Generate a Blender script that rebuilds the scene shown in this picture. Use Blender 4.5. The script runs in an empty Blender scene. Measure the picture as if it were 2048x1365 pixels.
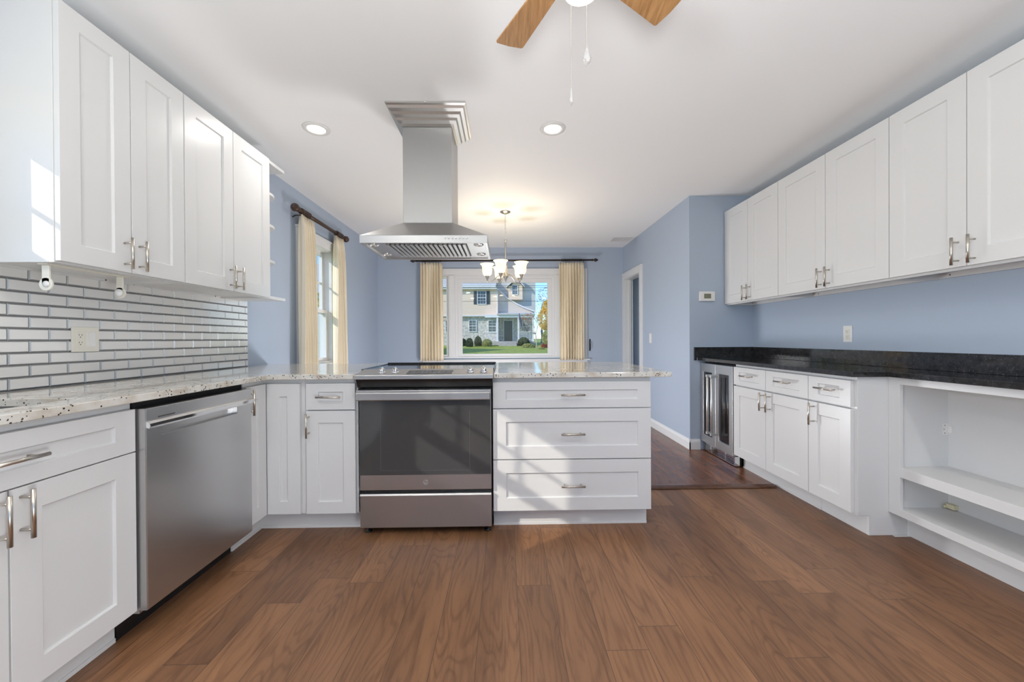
import bpy, bmesh, math, random
from mathutils import Vector, Matrix
random.seed(7)
PI = math.pi
S = bpy.context.scene
COL = S.collection

# ------------------------------------------------------------------ camera
F, YAW, PIT, ROL, CH = 774.2, 0.0177, -0.0047, 0.006, 1.106
cd = bpy.data.cameras.new('camera')
cam = bpy.data.objects.new('camera', cd); COL.objects.link(cam)
cd.sensor_width = 36.0; cd.sensor_fit = 'HORIZONTAL'; cd.lens = F*36.0/2048.0
cd.clip_start = 0.05; cd.clip_end = 500
cam.matrix_world = (Matrix.Translation((0, 0, CH)) @ Matrix.Rotation(-YAW, 4, 'Z')
                    @ Matrix.Rotation(PI/2+PIT, 4, 'X') @ Matrix.Rotation(-ROL, 4, 'Z'))
S.camera = cam

# ------------------------------------------------------------------ world, sun, exposure
S.view_settings.view_transform = 'Standard'; S.view_settings.look = 'None'
S.view_settings.gamma = 1.0; S.view_settings.exposure = 0.14
S.view_settings.use_curve_mapping = False
wd = bpy.data.worlds.new('sky'); S.world = wd; wd.use_nodes = True
nt = wd.node_tree; nt.nodes.clear()
sky = nt.nodes.new('ShaderNodeTexSky'); sky.sky_type = 'NISHITA'; sky.sun_disc = False
sky.sun_elevation = math.radians(29); sky.sun_rotation = math.radians(237)
sky.air_density = 1.0; sky.dust_density = 0.1; sky.ozone_density = 3.0
bg = nt.nodes.new('ShaderNodeBackground'); bg.inputs[1].default_value = 0.27
wo = nt.nodes.new('ShaderNodeOutputWorld')
tint = nt.nodes.new('ShaderNodeMix'); tint.data_type = 'RGBA'; tint.blend_type = 'MULTIPLY'; tint.inputs[0].default_value = 1
tint.inputs[7].default_value = (.58, .74, .95, 1); nt.links.new(sky.outputs[0], tint.inputs[6]); nt.links.new(tint.outputs[2], bg.inputs[0]); nt.links.new(bg.outputs[0], wo.inputs[0])
sl = bpy.data.lights.new('sun', 'SUN'); sl.energy = 3.0; sl.angle = math.radians(0.6); sl.color = (1, .92, .80)
so = bpy.data.objects.new('sun', sl); COL.objects.link(so)
so.rotation_euler = Vector((1, .65, -.65)).to_track_quat('-Z', 'Y').to_euler()
so.location = (-12, -8, 9)
def fill_light(name, loc, energy, radius, color, aim=None, cone=180, blend=.9):
    l = bpy.data.lights.new(name, 'SPOT' if aim else 'POINT'); l.energy = energy; l.shadow_soft_size = radius; l.color = color
    o = bpy.data.objects.new(name, l); COL.objects.link(o); o.location = loc
    if aim:
        l.spot_size = math.radians(cone); l.spot_blend = blend
        o.rotation_euler = Vector(aim).to_track_quat('-Z', 'Y').to_euler()
# soft fill lights added for even brightness, without fixtures: one bounced off the ceiling behind the camera, one aimed across
# the kitchen from the left, one low on the right, one standing low in the dining end behind the peninsula
fill_light('fill_bounce', (-.05, -.50, 1.00), 160, .30, (.97, .985, 1), (0, .12, 1), 165, .7)
fill_light('fill_kitchen', (-1.25, -.6, 1.25), 150, .30, (.96, .98, 1), (1, .36, .12), 112, .9)
fill_light('fill_low', (1.15, -.75, .40), 108, .26, (.96, .98, 1), (-1, .42, .08), 105, .9)
fill_light('fill_dining', (-.1, 4.1, .27), 68, .20, (.95, .975, 1))
cy = S.cycles
cy.use_denoising = True; cy.max_bounces = 8; cy.diffuse_bounces = 5; cy.glossy_bounces = 4
cy.transparent_max_bounces = 12; cy.sample_clamp_indirect = 6.0; cy.caustics_reflective = True
cy.use_adaptive_sampling = True; cy.adaptive_threshold = 0.015

# ------------------------------------------------------------------ tags, names
def tag(o, label=None, cat=None, group=None, kind=None):
    if label: o['label'] = label
    if cat: o['category'] = cat
    if group: o['group'] = group
    if kind: o['kind'] = kind
    return o
def thing(name, label, cat, loc=(0, 0, 0), rz=0.0, group=None):
    o = bpy.data.objects.new(name, None); COL.objects.link(o)
    o.location = loc; o.rotation_euler = (0, 0, rz); o.empty_display_size = .1
    return tag(o, label, cat, group)
def lamp(name, loc, energy, color=(1, 1, 1), radius=.05, kind='POINT', parent=None, size=.1, spot=2.4):
    l = bpy.data.lights.new(name, kind); l.energy = energy; l.color = color
    if kind == 'AREA': l.shape = 'DISK'; l.size = size
    else: l.shadow_soft_size = radius
    if kind == 'SPOT': l.spot_size = spot; l.spot_blend = .6
    o = bpy.data.objects.new(name, l); COL.objects.link(o); o.location = loc
    if parent: o.parent = parent
    return o

# ------------------------------------------------------------------ materials
def _new(name):
    m = bpy.data.materials.new(name); m.use_nodes = True
    n = m.node_tree; b = n.nodes['Principled BSDF']
    return m, n, b
def mat(name, col, rough=.5, metal=0.0, spec=.5, bump=0.0, bscale=60, var=0.0, emit=None, estr=0.0, coat=0.0):
    m, n, b = _new(name)
    b.inputs['Base Color'].default_value = (*col, 1); b.inputs['Roughness'].default_value = rough
    b.inputs['Metallic'].default_value = metal; b.inputs['Specular IOR Level'].default_value = spec
    b.inputs['Coat Weight'].default_value = coat
    if emit: b.inputs['Emission Color'].default_value = (*emit, 1); b.inputs['Emission Strength'].default_value = estr
    tc = n.nodes.new('ShaderNodeTexCoord'); nz = n.nodes.new('ShaderNodeTexNoise')
    nz.inputs['Scale'].default_value = bscale; nz.inputs['Detail'].default_value = 3
    n.links.new(tc.outputs['Object'], nz.inputs['Vector'])
    if bump:
        bp = n.nodes.new('ShaderNodeBump'); bp.inputs['Strength'].default_value = bump; bp.inputs['Distance'].default_value = .002
        n.links.new(nz.outputs['Fac'], bp.inputs['Height']); n.links.new(bp.outputs[0], b.inputs['Normal'])
    if var:
        r = n.nodes.new('ShaderNodeValToRGB')
        r.color_ramp.elements[0].position = .3; r.color_ramp.elements[1].position = .7
        r.color_ramp.elements[0].color = (*[c*(1-var) for c in col], 1); r.color_ramp.elements[1].color = (*[min(1, c*(1+var)) for c in col], 1)
        n.links.new(nz.outputs['Fac'], r.inputs[0]); n.links.new(r.outputs[0], b.inputs['Base Color'])
    return m
def nd(n, t, **k):
    x = n.nodes.new(t)
    for a, v in k.items(): setattr(x, a, v)
    return x
def ramp(n, src, stops):
    r = nd(n, 'ShaderNodeValToRGB'); e = r.color_ramp.elements
    while len(e) > 1: e.remove(e[-1])
    e[0].position = stops[0][0]; e[0].color = (*stops[0][1], 1)
    for p, c in stops[1:]:
        q = e.new(p); q.color = (*c, 1)
    n.links.new(src, r.inputs[0]); return r
def mixc(n, fac, a, b, mode='MIX'):
    x = nd(n, 'ShaderNodeMix', data_type='RGBA', blend_type=mode)
    for s, i in ((fac, 0), (a, 6), (b, 7)):
        if isinstance(s, (int, float)): x.inputs[i].default_value = s
        elif isinstance(s, tuple): x.inputs[i].default_value = (*s, 1)
        else: n.links.new(s, x.inputs[i])
    return x.outputs[2]
def steel(name, col=(.52, .515, .51), rough=.37, axis=(1, 1, 60), r2=.015, bmp=.002):
    m, n, b = _new(name)
    b.inputs['Metallic'].default_value = 1; b.inputs['Base Color'].default_value = (*col, 1)
    tc = nd(n, 'ShaderNodeTexCoord'); mp = nd(n, 'ShaderNodeMapping'); nz = nd(n, 'ShaderNodeTexNoise')
    mp.inputs['Scale'].default_value = axis; nz.inputs['Scale'].default_value = 12; nz.inputs['Detail'].default_value = 4
    n.links.new(tc.outputs['Object'], mp.inputs[0]); n.links.new(mp.outputs[0], nz.inputs[0])
    mr = nd(n, 'ShaderNodeMapRange'); mr.inputs[3].default_value = rough-r2*.5; mr.inputs[4].default_value = rough+r2
    n.links.new(nz.outputs['Fac'], mr.inputs[0]); n.links.new(mr.outputs[0], b.inputs['Roughness'])
    return m
def wood_floor(name, length, width, dark, mid, light, rough, seam, grain=1.0):
    m, n, b = _new(name)
    g = nd(n, 'ShaderNodeNewGeometry'); sp = nd(n, 'ShaderNodeSeparateXYZ'); n.links.new(g.outputs['Position'], sp.inputs[0])
    def mth(op, a, b_=None, c=None):
        x = nd(n, 'ShaderNodeMath', operation=op)
        for i_, v in enumerate((a, b_, c)):
            if v is None: continue
            if isinstance(v, (int, float)): x.inputs[i_].default_value = v
            else: n.links.new(v, x.inputs[i_])
        return x.outputs[0]
    u = mth('DIVIDE', mth('SUBTRACT', sp.outputs[0], .046), width); row = mth('FLOOR', u); fu = mth('FRACT', u)
    w1 = nd(n, 'ShaderNodeTexWhiteNoise', noise_dimensions='1D'); n.links.new(row, w1.inputs['W'])
    v_ = mth('ADD', mth('DIVIDE', sp.outputs[1], length), w1.outputs['Value']); colm = mth('FLOOR', v_); fv = mth('FRACT', v_)
    cx_ = nd(n, 'ShaderNodeCombineXYZ'); n.links.new(row, cx_.inputs[0]); n.links.new(colm, cx_.inputs[1])
    w2 = nd(n, 'ShaderNodeTexWhiteNoise', noise_dimensions='2D'); n.links.new(cx_.outputs[0], w2.inputs['Vector'])
    rv = w2.outputs['Value']
    eu = mth('MULTIPLY', mth('MINIMUM', fu, mth('SUBTRACT', 1, fu)), width); ev = mth('MULTIPLY', mth('MINIMUM', fv, mth('SUBTRACT', 1, fv)), length)
    seamf = mth('LESS_THAN', mth('MINIMUM', eu, ev), .0011)
    # grain coordinates: shifted per plank, stretched along the plank
    sh = nd(n, 'ShaderNodeVectorMath', operation='SCALE'); sh.inputs[0].default_value = (7.3, 13.1, 5.7); n.links.new(rv, sh.inputs['Scale'])
    ad = nd(n, 'ShaderNodeVectorMath', operation='ADD'); n.links.new(g.outputs['Position'], ad.inputs[0]); n.links.new(sh.outputs[0], ad.inputs[1])
    m1 = nd(n, 'ShaderNodeMapping'); m1.inputs['Scale'].default_value = (1, .075, 1); n.links.new(ad.outputs[0], m1.inputs[0])
    n1 = nd(n, 'ShaderNodeTexNoise'); n1.inputs['Scale'].default_value = 60; n1.inputs['Detail'].default_value = 7; n1.inputs['Roughness'].default_value = .65; n1.inputs['Distortion'].default_value = .4
    n.links.new(m1.outputs[0], n1.inputs[0])
    m2 = nd(n, 'ShaderNodeMapping'); m2.inputs['Scale'].default_value = (1, .16, 1); n.links.new(ad.outputs[0], m2.inputs[0])
    n2 = nd(n, 'ShaderNodeTexNoise'); n2.inputs['Scale'].default_value = 6.5; n2.inputs['Detail'].default_value = 1.5; n2.inputs['Distortion'].default_value = .6
    n.links.new(m2.outputs[0], n2.inputs[0])
    sn = nd(n, 'ShaderNodeMath', operation='MULTIPLY'); sn.inputs[1].default_value = 95; n.links.new(n2.outputs['Fac'], sn.inputs[0])
    si = nd(n, 'ShaderNodeMath', operation='SINE'); n.links.new(sn.outputs[0], si.inputs[0])
    rg = nd(n, 'ShaderNodeMapRange'); rg.inputs[1].default_value = -1; rg.inputs[2].default_value = 1; n.links.new(si.outputs[0], rg.inputs[0])
    base = ramp(n, rv, [(0, dark), (.55, mid), (1, light)])
    n3 = nd(n, 'ShaderNodeTexNoise'); n3.inputs['Scale'].default_value = 5; n3.inputs['Detail'].default_value = 2; n.links.new(m2.outputs[0], n3.inputs[0])
    blot = ramp(n, n3.outputs['Fac'], [(.3, (.78, .76, .76)), (.7, (1.18, 1.16, 1.12))])
    c0 = mixc(n, 1.0, base.outputs[0], blot.outputs[0], 'MULTIPLY')
    fine = ramp(n, n1.outputs['Fac'], [(.3, (.62, .58, .55)), (.5, (1, 1, 1)), (.75, (1.15, 1.13, 1.1))])
    c1 = mixc(n, .85*grain, c0, fine.outputs[0], 'MULTIPLY')
    cath = ramp(n, rg.outputs[0], [(0, (.62, .57, .54)), (.35, (1, 1, 1)), (1, (1.05, 1.05, 1.04))])
    c2 = mixc(n, .5*grain, c1, cath.outputs[0], 'MULTIPLY')
    c3 = mixc(n, seamf, c2, seam)
    n.links.new(c3, b.inputs['Base Color'])
    rr = nd(n, 'ShaderNodeMapRange'); rr.inputs[3].default_value = rough-.06; rr.inputs[4].default_value = rough+.12
    n.links.new(n1.outputs['Fac'], rr.inputs[0]); n.links.new(rr.outputs[0], b.inputs['Roughness'])
    hs = nd(n, 'ShaderNodeMath', operation='MULTIPLY_ADD'); hs.inputs[1].default_value = .5
    n.links.new(rg.outputs[0], hs.inputs[0]); n.links.new(n1.outputs['Fac'], hs.inputs[2])
    h2 = nd(n, 'ShaderNodeMath', operation='SUBTRACT'); n.links.new(hs.outputs[0], h2.inputs[0]); n.links.new(seamf, h2.inputs[1])
    bp = nd(n, 'ShaderNodeBump'); bp.inputs['Strength'].default_value = .35; bp.inputs['Distance'].default_value = .0012
    n.links.new(h2.outputs[0], bp.inputs['Height']); n.links.new(bp.outputs[0], b.inputs['Normal'])
    return m
def granite(name, base, blotch, fleck, bright, rough, fsc=90, fth=.19, bsc=14):
    m, n, b = _new(name)
    tc = nd(n, 'ShaderNodeTexCoord')
    n1 = nd(n, 'ShaderNodeTexNoise'); n1.inputs['Scale'].default_value = bsc; n1.inputs['Detail'].default_value = 6; n.links.new(tc.outputs['Object'], n1.inputs[0])
    r1 = ramp(n, n1.outputs['Fac'], [(.34, blotch), (.5, base), (.68, bright)])
    vo = nd(n, 'ShaderNodeTexVoronoi'); vo.inputs['Scale'].default_value = fsc; n.links.new(tc.outputs['Object'], vo.inputs['Vector'])
    n2 = nd(n, 'ShaderNodeTexNoise'); n2.inputs['Scale'].default_value = bsc*1.7; n2.inputs['Detail'].default_value = 3; n.links.new(tc.outputs['Object'], n2.inputs[0])
    sp = nd(n, 'ShaderNodeSeparateColor'); n.links.new(vo.outputs['Color'], sp.inputs[0])
    sel = nd(n, 'ShaderNodeMath', operation='LESS_THAN'); sel.inputs[1].default_value = fth; n.links.new(sp.outputs[0], sel.inputs[0])
    inr = nd(n, 'ShaderNodeMath', operation='LESS_THAN'); inr.inputs[1].default_value = .42; n.links.new(vo.outputs['Distance'], inr.inputs[0])
    den = nd(n, 'ShaderNodeMath', operation='GREATER_THAN'); den.inputs[1].default_value = .455; n.links.new(n2.outputs['Fac'], den.inputs[0])
    a = nd(n, 'ShaderNodeMath', operation='MULTIPLY'); n.links.new(sel.outputs[0], a.inputs[0]); n.links.new(inr.outputs[0], a.inputs[1])
    a2 = nd(n, 'ShaderNodeMath', operation='MULTIPLY'); n.links.new(a.outputs[0], a2.inputs[0]); n.links.new(den.outputs[0], a2.inputs[1])
    n.links.new(mixc(n, a2.outputs[0], r1.outputs[0], fleck), b.inputs['Base Color'])
    b.inputs['Roughness'].default_value = rough; b.inputs['Specular IOR Level'].default_value = .6
    return m
def glassy(name, tint=(1, 1, 1), refl=.06):
    m = bpy.data.materials.new(name); m.use_nodes = True; n = m.node_tree; n.nodes.clear()
    t = nd(n, 'ShaderNodeBsdfTransparent'); t.inputs[0].default_value = (*tint, 1)
    g = nd(n, 'ShaderNodeBsdfGlossy'); g.inputs['Roughness'].default_value = .02
    mx = nd(n, 'ShaderNodeMixShader'); lw = nd(n, 'ShaderNodeLayerWeight')
    o = nd(n, 'ShaderNodeOutputMaterial')
    pw = nd(n, 'ShaderNodeMath', operation='POWER'); pw.inputs[1].default_value = 5; n.links.new(lw.outputs['Facing'], pw.inputs[0])
    mu = nd(n, 'ShaderNodeMath', operation='MULTIPLY_ADD'); mu.inputs[1].default_value = .9; mu.inputs[2].default_value = refl*.5; n.links.new(pw.outputs[0], mu.inputs[0])
    n.links.new(mu.outputs[0], mx.inputs[0]); n.links.new(t.outputs[0], mx.inputs[1]); n.links.new(g.outputs[0], mx.inputs[2]); n.links.new(mx.outputs[0], o.inputs[0])
    return m
def fabric(name, col, trans=.35):
    m = bpy.data.materials.new(name); m.use_nodes = True; n = m.node_tree; n.nodes.clear()
    d = nd(n, 'ShaderNodeBsdfDiffuse'); d.inputs[0].default_value = (*col, 1)
    t = nd(n, 'ShaderNodeBsdfTranslucent'); t.inputs[0].default_value = (*col, 1)
    tc = nd(n, 'ShaderNodeTexCoord'); nz = nd(n, 'ShaderNodeTexNoise'); nz.inputs['Scale'].default_value = 500
    n.links.new(tc.outputs['Object'], nz.inputs[0]); bp = nd(n, 'ShaderNodeBump'); bp.inputs['Strength'].default_value = .05; bp.inputs['Distance'].default_value = .0003
    n.links.new(nz.outputs['Fac'], bp.inputs['Height']); n.links.new(bp.outputs[0], d.inputs['Normal'])
    mx = nd(n, 'ShaderNodeMixShader'); mx.inputs[0].default_value = trans; o = nd(n, 'ShaderNodeOutputMaterial')
    n.links.new(d.outputs[0], mx.inputs[1]); n.links.new(t.outputs[0], mx.inputs[2]); n.links.new(mx.outputs[0], o.inputs[0])
    return m
def striped(name, c1, c2, pitch, axis=2, rough=.7):
    m, n, b = _new(name)
    g = nd(n, 'ShaderNodeNewGeometry'); sp = nd(n, 'ShaderNodeSeparateXYZ'); n.links.new(g.outputs['Position'], sp.inputs[0])
    d = nd(n, 'ShaderNodeMath', operation='DIVIDE'); d.inputs[1].default_value = pitch; n.links.new(sp.outputs[axis], d.inputs[0])
    f = nd(n, 'ShaderNodeMath', operation='FRACT'); n.links.new(d.outputs[0], f.inputs[0])
    r = ramp(n, f.outputs[0], [(0, c2), (.12, c1), (1, c1)])
    n.links.new(r.outputs[0], b.inputs['Base Color']); b.inputs['Roughness'].default_value = rough
    bp = nd(n, 'ShaderNodeBump'); bp.inputs['Distance'].default_value = .012; n.links.new(f.outputs[0], bp.inputs['Height']); n.links.new(bp.outputs[0], b.inputs['Normal'])
    return m
def noisy(name, stops, scale, rough=.9, detail=6, bump=.3, stretch=(1, 1, 1)):
    m, n, b = _new(name)
    tc = nd(n, 'ShaderNodeTexCoord'); mp = nd(n, 'ShaderNodeMapping'); mp.inputs['Scale'].default_value = stretch
    nz = nd(n, 'ShaderNodeTexNoise'); nz.inputs['Scale'].default_value = scale; nz.inputs['Detail'].default_value = detail
    n.links.new(tc.outputs['Object'], mp.inputs[0]); n.links.new(mp.outputs[0], nz.inputs[0])
    r = ramp(n, nz.outputs['Fac'], stops); n.links.new(r.outputs[0], b.inputs['Base Color']); b.inputs['Roughness'].default_value = rough
    bp = nd(n, 'ShaderNodeBump'); bp.inputs['Strength'].default_value = bump; bp.inputs['Distance'].default_value = .01
    n.links.new(nz.outputs['Fac'], bp.inputs['Height']); n.links.new(bp.outputs[0], b.inputs['Normal'])
    return m

M = dict(
    wall=mat('blue_paint', (.43, .505, .615), .55, bump=.08, bscale=300),
    ceil=mat('ceiling_paint', (.92, .92, .915), .6, bump=.05, bscale=200),
    white=mat('white_lacquer', (.70, .70, .695), .32, spec=.45),
    inner=mat('white_melamine', (.70, .698, .69), .4),
    trim=mat('white_trim_paint', (.76, .765, .77), .3),
    vinyl=wood_floor('plank_floor', 1.22, .1525, (.195, .096, .048), (.238, .118, .058), (.290, .146, .072), .38, (.08, .045, .028)),
    oak=wood_floor('strip_floor', .9, .083, (.16, .068, .038), (.20, .085, .047), (.245, .106, .058), .20, (.05, .02, .012)),
    strip=mat('stained_threshold', (.10, .042, .022), .3, var=.2, bscale=30),
    gran=granite('cream_granite', (.66, .63, .57), (.50, .43, .34), (.045, .035, .03), (.74, .72, .67), .07, fsc=130, fth=.24, bsc=11),
    black=granite('black_granite', (.024, .023, .024), (.016, .016, .017), (.12, .12, .12), (.038, .036, .037), .07, fsc=260, fth=.07, bsc=30),
    steel=steel('brushed_steel'), steelv=steel('brushed_steel_dishwasher', (.62, .62, .62), .30, (60, 60, 1), .02, .003), steelc=steel('satin_steel_crown', (.66, .65, .63), .36, (30, 30, 1), .02, .002), steelr=steel('satin_steel_chimney', (.47, .465, .455), .46, (60, 60, 1)),
    nickel=mat('brushed_nickel', (.60, .56, .50), .28, metal=1, bump=.05, bscale=400),
    satin=mat('satin_handle', (.78, .78, .77), .33, metal=.75),
    chrome=mat('polished_chrome', (.8, .8, .8), .08, metal=1),
    blackm=mat('black_enamel', (.012, .012, .013), .25),
    dark=mat('dark_void', (.01, .01, .01), .8),
    ovenglass=mat('oven_glass', (.055, .058, .060), .05, spec=.7),
    cookglass=mat('cooktop_glass', (.015, .015, .016), .08, spec=.7),
    coolglass=glassy('tinted_glass', (.30, .30, .36), .25),
    glass=glassy('window_glass', (.97, .98, .98), .05),
    shadeglass=mat('frosted_shade', (.9, .82, .66), .4, emit=(1, .82, .54), estr=.85),
    crystal=None,
    white_glow=mat('glowing_glass', (.9, .9, .88), .4, emit=(1, .97, .9), estr=6.0),
    can_glow=mat('recessed_lamp_glow', (.9, .9, .88), .4, emit=(1, .96, .88), estr=5.0),
        tile=mat('glass_tile_face', (.78, .77, .75), .10, spec=.6), bevel=mat('mirror_bevel', (.50, .50, .50), .35, metal=.6), grout=mat('grey_grout', (.20, .20, .20), .8),
    plastic=mat('white_plastic', (.80, .79, .77), .35), cream=mat('ivory_plastic', (.78, .75, .66), .4),
    yellowed=mat('yellowed_plastic', (.72, .66, .45), .4),
    lcd=mat('lcd_screen', (.20, .21, .15), .2), slot=mat('dark_slot', (.03, .03, .03), .6),
    rod=mat('dark_walnut_wood', (.060, .030, .018), .35, var=.3, bscale=40),
    bronze=mat('rubbed_bronze', (.05, .035, .028), .35, metal=.6),
    curtain=fabric('cream_drapery', (.96, .87, .70), .10),
    bladew=noisy('fan_blade_wood', [(.3, (.33, .165, .06)), (.55, (.47, .25, .10)), (.75, (.55, .31, .13))], 9, .4, 5, .05, (14, 1, 1)),
    carpet=mat('hall_floor_wood', (.11, .05, .03), .3),
    # outdoors
    grass=noisy('lawn', [(.3, (.20, .28, .03)), (.5, (.36, .44, .06)), (.7, (.52, .56, .13))], 3.5, .95, 8, .4),
    siding=striped('beige_siding', (.92, .72, .56), (.58, .46, .37), .14),
    siding2=striped('grey_siding', (.76, .66, .58), (.48, .42, .37), .14),
    stone=noisy('stone_veneer', [(.3, (.34, .33, .33)), (.5, (.60, .57, .52)), (.65, (.78, .72, .62))], 5, .9, 3, .6),
    shingle=noisy('grey_shingles', [(.3, (.45, .44, .42)), (.7, (.68, .66, .63))], 14, .95, 6, .4),
    extwhite=mat('exterior_white', (.80, .80, .80), .5), shutter=mat('dark_shutter', (.05, .065, .07), .5),
    extpane=mat('dark_window_pane', (.05, .06, .075), .05, spec=.8), doorp=mat('dark_door', (.06, .05, .05), .4),
    bark=noisy('tree_bark', [(.3, (.38, .31, .27)), (.7, (.66, .58, .52))], 18, .9),
    leafy=fabric('yellow_leaves', (.85, .62, .16), .45), leafg=fabric('green_leaves', (.10, .13, .06), .3),
    leafp=fabric('pale_green_leaves', (.50, .50, .20), .4), leafr=fabric('red_leaves', (.60, .22, .13), .4),
    concrete=mat('pale_concrete', (.45, .43, .40), .9, var=.15, bscale=3), wire=mat('black_wire', (.02, .02, .02), .6),
    neigh=striped('white_siding_neighbour', (.78, .78, .78), (.5, .5, .5), .12),
)
m, n, b = _new('cut_crystal'); b.inputs['Base Color'].default_value = (.95, .95, .95, 1); b.inputs['Transmission Weight'].default_value = .85; b.inputs['Roughness'].default_value = .04; b.inputs['IOR'].default_value = 1.5
M['crystal'] = m

# ------------------------------------------------------------------ mesh builder
class MB:
    def __init__(s): s.bm = bmesh.new(); s.mi = 0
    def _f(s, vs):
        try:
            f = s.bm.faces.new(vs); f.material_index = s.mi; return f
        except ValueError: return None
    def box(s, x0, x1, y0, y1, z0, z1):
        if x0 > x1: x0, x1 = x1, x0
        if y0 > y1: y0, y1 = y1, y0
        if z0 > z1: z0, z1 = z1, z0
        v = [s.bm.verts.new(p) for p in ((x0, y0, z0), (x1, y0, z0), (x1, y1, z0), (x0, y1, z0), (x0, y0, z1), (x1, y0, z1), (x1, y1, z1), (x0, y1, z1))]
        for q in ((0, 3, 2, 1), (4, 5, 6, 7), (0, 1, 5, 4), (1, 2, 6, 5), (2, 3, 7, 6), (3, 0, 4, 7)): s._f([v[i] for i in q])
        return s
    def frustum(s, r0, z0, r1, z1, cap0=True, cap1=True):
        """r = (x0,x1,y0,y1)"""
        a = [s.bm.verts.new(p) for p in ((r0[0], r0[2], z0), (r0[1], r0[2], z0), (r0[1], r0[3], z0), (r0[0], r0[3], z0))]
        c = [s.bm.verts.new(p) for p in ((r1[0], r1[2], z1), (r1[1], r1[2], z1), (r1[1], r1[3], z1), (r1[0], r1[3], z1))]
        for i in range(4): s._f([a[i], a[(i+1) % 4], c[(i+1) % 4], c[i]])
        if cap0: s._f(a[::-1])
        if cap1: s._f(c)
        return s
    def shaker(s, x0, x1, z0, z1, yf=0.0, t=.02, st=.068, rec=.009, sz=None):
        """door leaf: front face at y=yf looking to -y, frame with recessed flat panel"""
        sz = sz or st; w = .003
        O = [(x0, z0), (x1, z0), (x1, z1), (x0, z1)]
        I = [(x0+st, z0+sz), (x1-st, z0+sz), (x1-st, z1-sz), (x0+st, z1-sz)]
        J = [(x0+st+w, z0+sz+w), (x1-st-w, z0+sz+w), (x1-st-w, z1-sz-w), (x0+st+w, z1-sz-w)]
        vo = [s.bm.verts.new((x, yf, z)) for x, z in O]; vi = [s.bm.verts.new((x, yf, z)) for x, z in I]
        vj = [s.bm.verts.new((x, yf+rec, z)) for x, z in J]; vb = [s.bm.verts.new((x, yf+t, z)) for x, z in O]
        for i in range(4):
            j = (i+1) % 4
            s._f([vo[i], vo[j], vi[j], vi[i]]); s._f([vi[i], vi[j], vj[j], vj[i]]); s._f([vo[j], vo[i], vb[i], vb[j]])
        s._f(vj); s._f(vb[::-1]); return s
    def tube(s, pts, r, seg=10, cap=True, radii=None):
        pts = [Vector(p) for p in pts]; rings = []
        up = Vector((0, 0, 1))
        for i, p in enumerate(pts):
            d = (pts[min(i+1, len(pts)-1)]-pts[max(i-1, 0)]).normalized()
            a = d.cross(up)
            if a.length < 1e-3: a = d.cross(Vector((1, 0, 0)))
            a.normalize(); c = d.cross(a); rr = radii[i] if radii else r
            rings.append([s.bm.verts.new(p+a*math.cos(2*PI*k/seg)*rr+c*math.sin(2*PI*k/seg)*rr) for k in range(seg)])
        for i in range(len(rings)-1):
            for k in range(seg):
                f = s._f([rings[i][k], rings[i+1][k], rings[i+1][(k+1) % seg], rings[i][(k+1) % seg]])
                if f: f.smooth = True
        if cap: s._f(rings[0]); s._f(rings[-1][::-1])
        return s
    def lathe(s, prof, c=(0, 0, 0), seg=24, axis='z', closed=False):
        c = Vector(c); rings = []
        for r, h in prof:
            ring = []
            for k in range(seg):
                a = 2*PI*k/seg; x, y = r*math.cos(a), r*math.sin(a)
                p = {'z': (x, y, h), 'x': (h, x, y), 'y': (x, h, y)}[axis]
                ring.append(s.bm.verts.new(c+Vector(p)))
            rings.append(ring)
        for i in range(len(rings)-1):
            for k in range(seg):
                f = s._f([rings[i][k], rings[i][(k+1) % seg], rings[i+1][(k+1) % seg], rings[i+1][k]])
                if f: f.smooth = True
        if not closed:
            if prof[0][0] > 1e-4: s._f(rings[0][::-1])
            if prof[-1][0] > 1e-4: s._f(rings[-1])
        return s
    def prism(s, pts, z0, z1):
        a = [s.bm.verts.new((x, y, z0)) for x, y in pts]; c = [s.bm.verts.new((x, y, z1)) for x, y in pts]
        k = len(pts)
        for i in range(k): s._f([a[i], a[(i+1) % k], c[(i+1) % k], c[i]])
        s._f(a[::-1]); s._f(c); return s
    def prism_y(s, pts, y0, y1):
        """pts in (x,z), extruded along y"""
        a = [s.bm.verts.new((x, y0, z)) for x, z in pts]; c = [s.bm.verts.new((x, y1, z)) for x, z in pts]
        k = len(pts)
        for i in range(k): s._f([a[i], a[(i+1) % k], c[(i+1) % k], c[i]])
        s._f(a[::-1]); s._f(c); return s
    def prism_x(s, pts, x0, x1):
        """pts in (y,z), extruded along x"""
        a = [s.bm.verts.new((x0, y, z)) for y, z in pts]; c = [s.bm.verts.new((x1, y, z)) for y, z in pts]
        k = len(pts)
        for i in range(k): s._f([a[i], a[(i+1) % k], c[(i+1) % k], c[i]])
        s._f(a[::-1]); s._f(c); return s
    def slab(s, xs, ys, inc, z0, z1, axis='z'):
        """solid from the cells of a grid that satisfy inc(cx,cy); axis z: (x,y,z) axis x: wall plane (a=y,b=z, thickness x) axis y: (a=x,b=z)"""
        mp = {'z': lambda a, b, c: (a, b, c), 'x': lambda a, b, c: (c, a, b), 'y': lambda a, b, c: (a, c, b)}[axis]
        V = {}
        def v(i, j, k):
            if (i, j, k) not in V: V[(i, j, k)] = s.bm.verts.new(mp(xs[i], ys[j], (z0, z1)[k]))
            return V[(i, j, k)]
        nx, ny = len(xs)-1, len(ys)-1
        on = lambda i, j: 0 <= i < nx and 0 <= j < ny and inc((xs[i]+xs[i+1])/2, (ys[j]+ys[j+1])/2)
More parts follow.
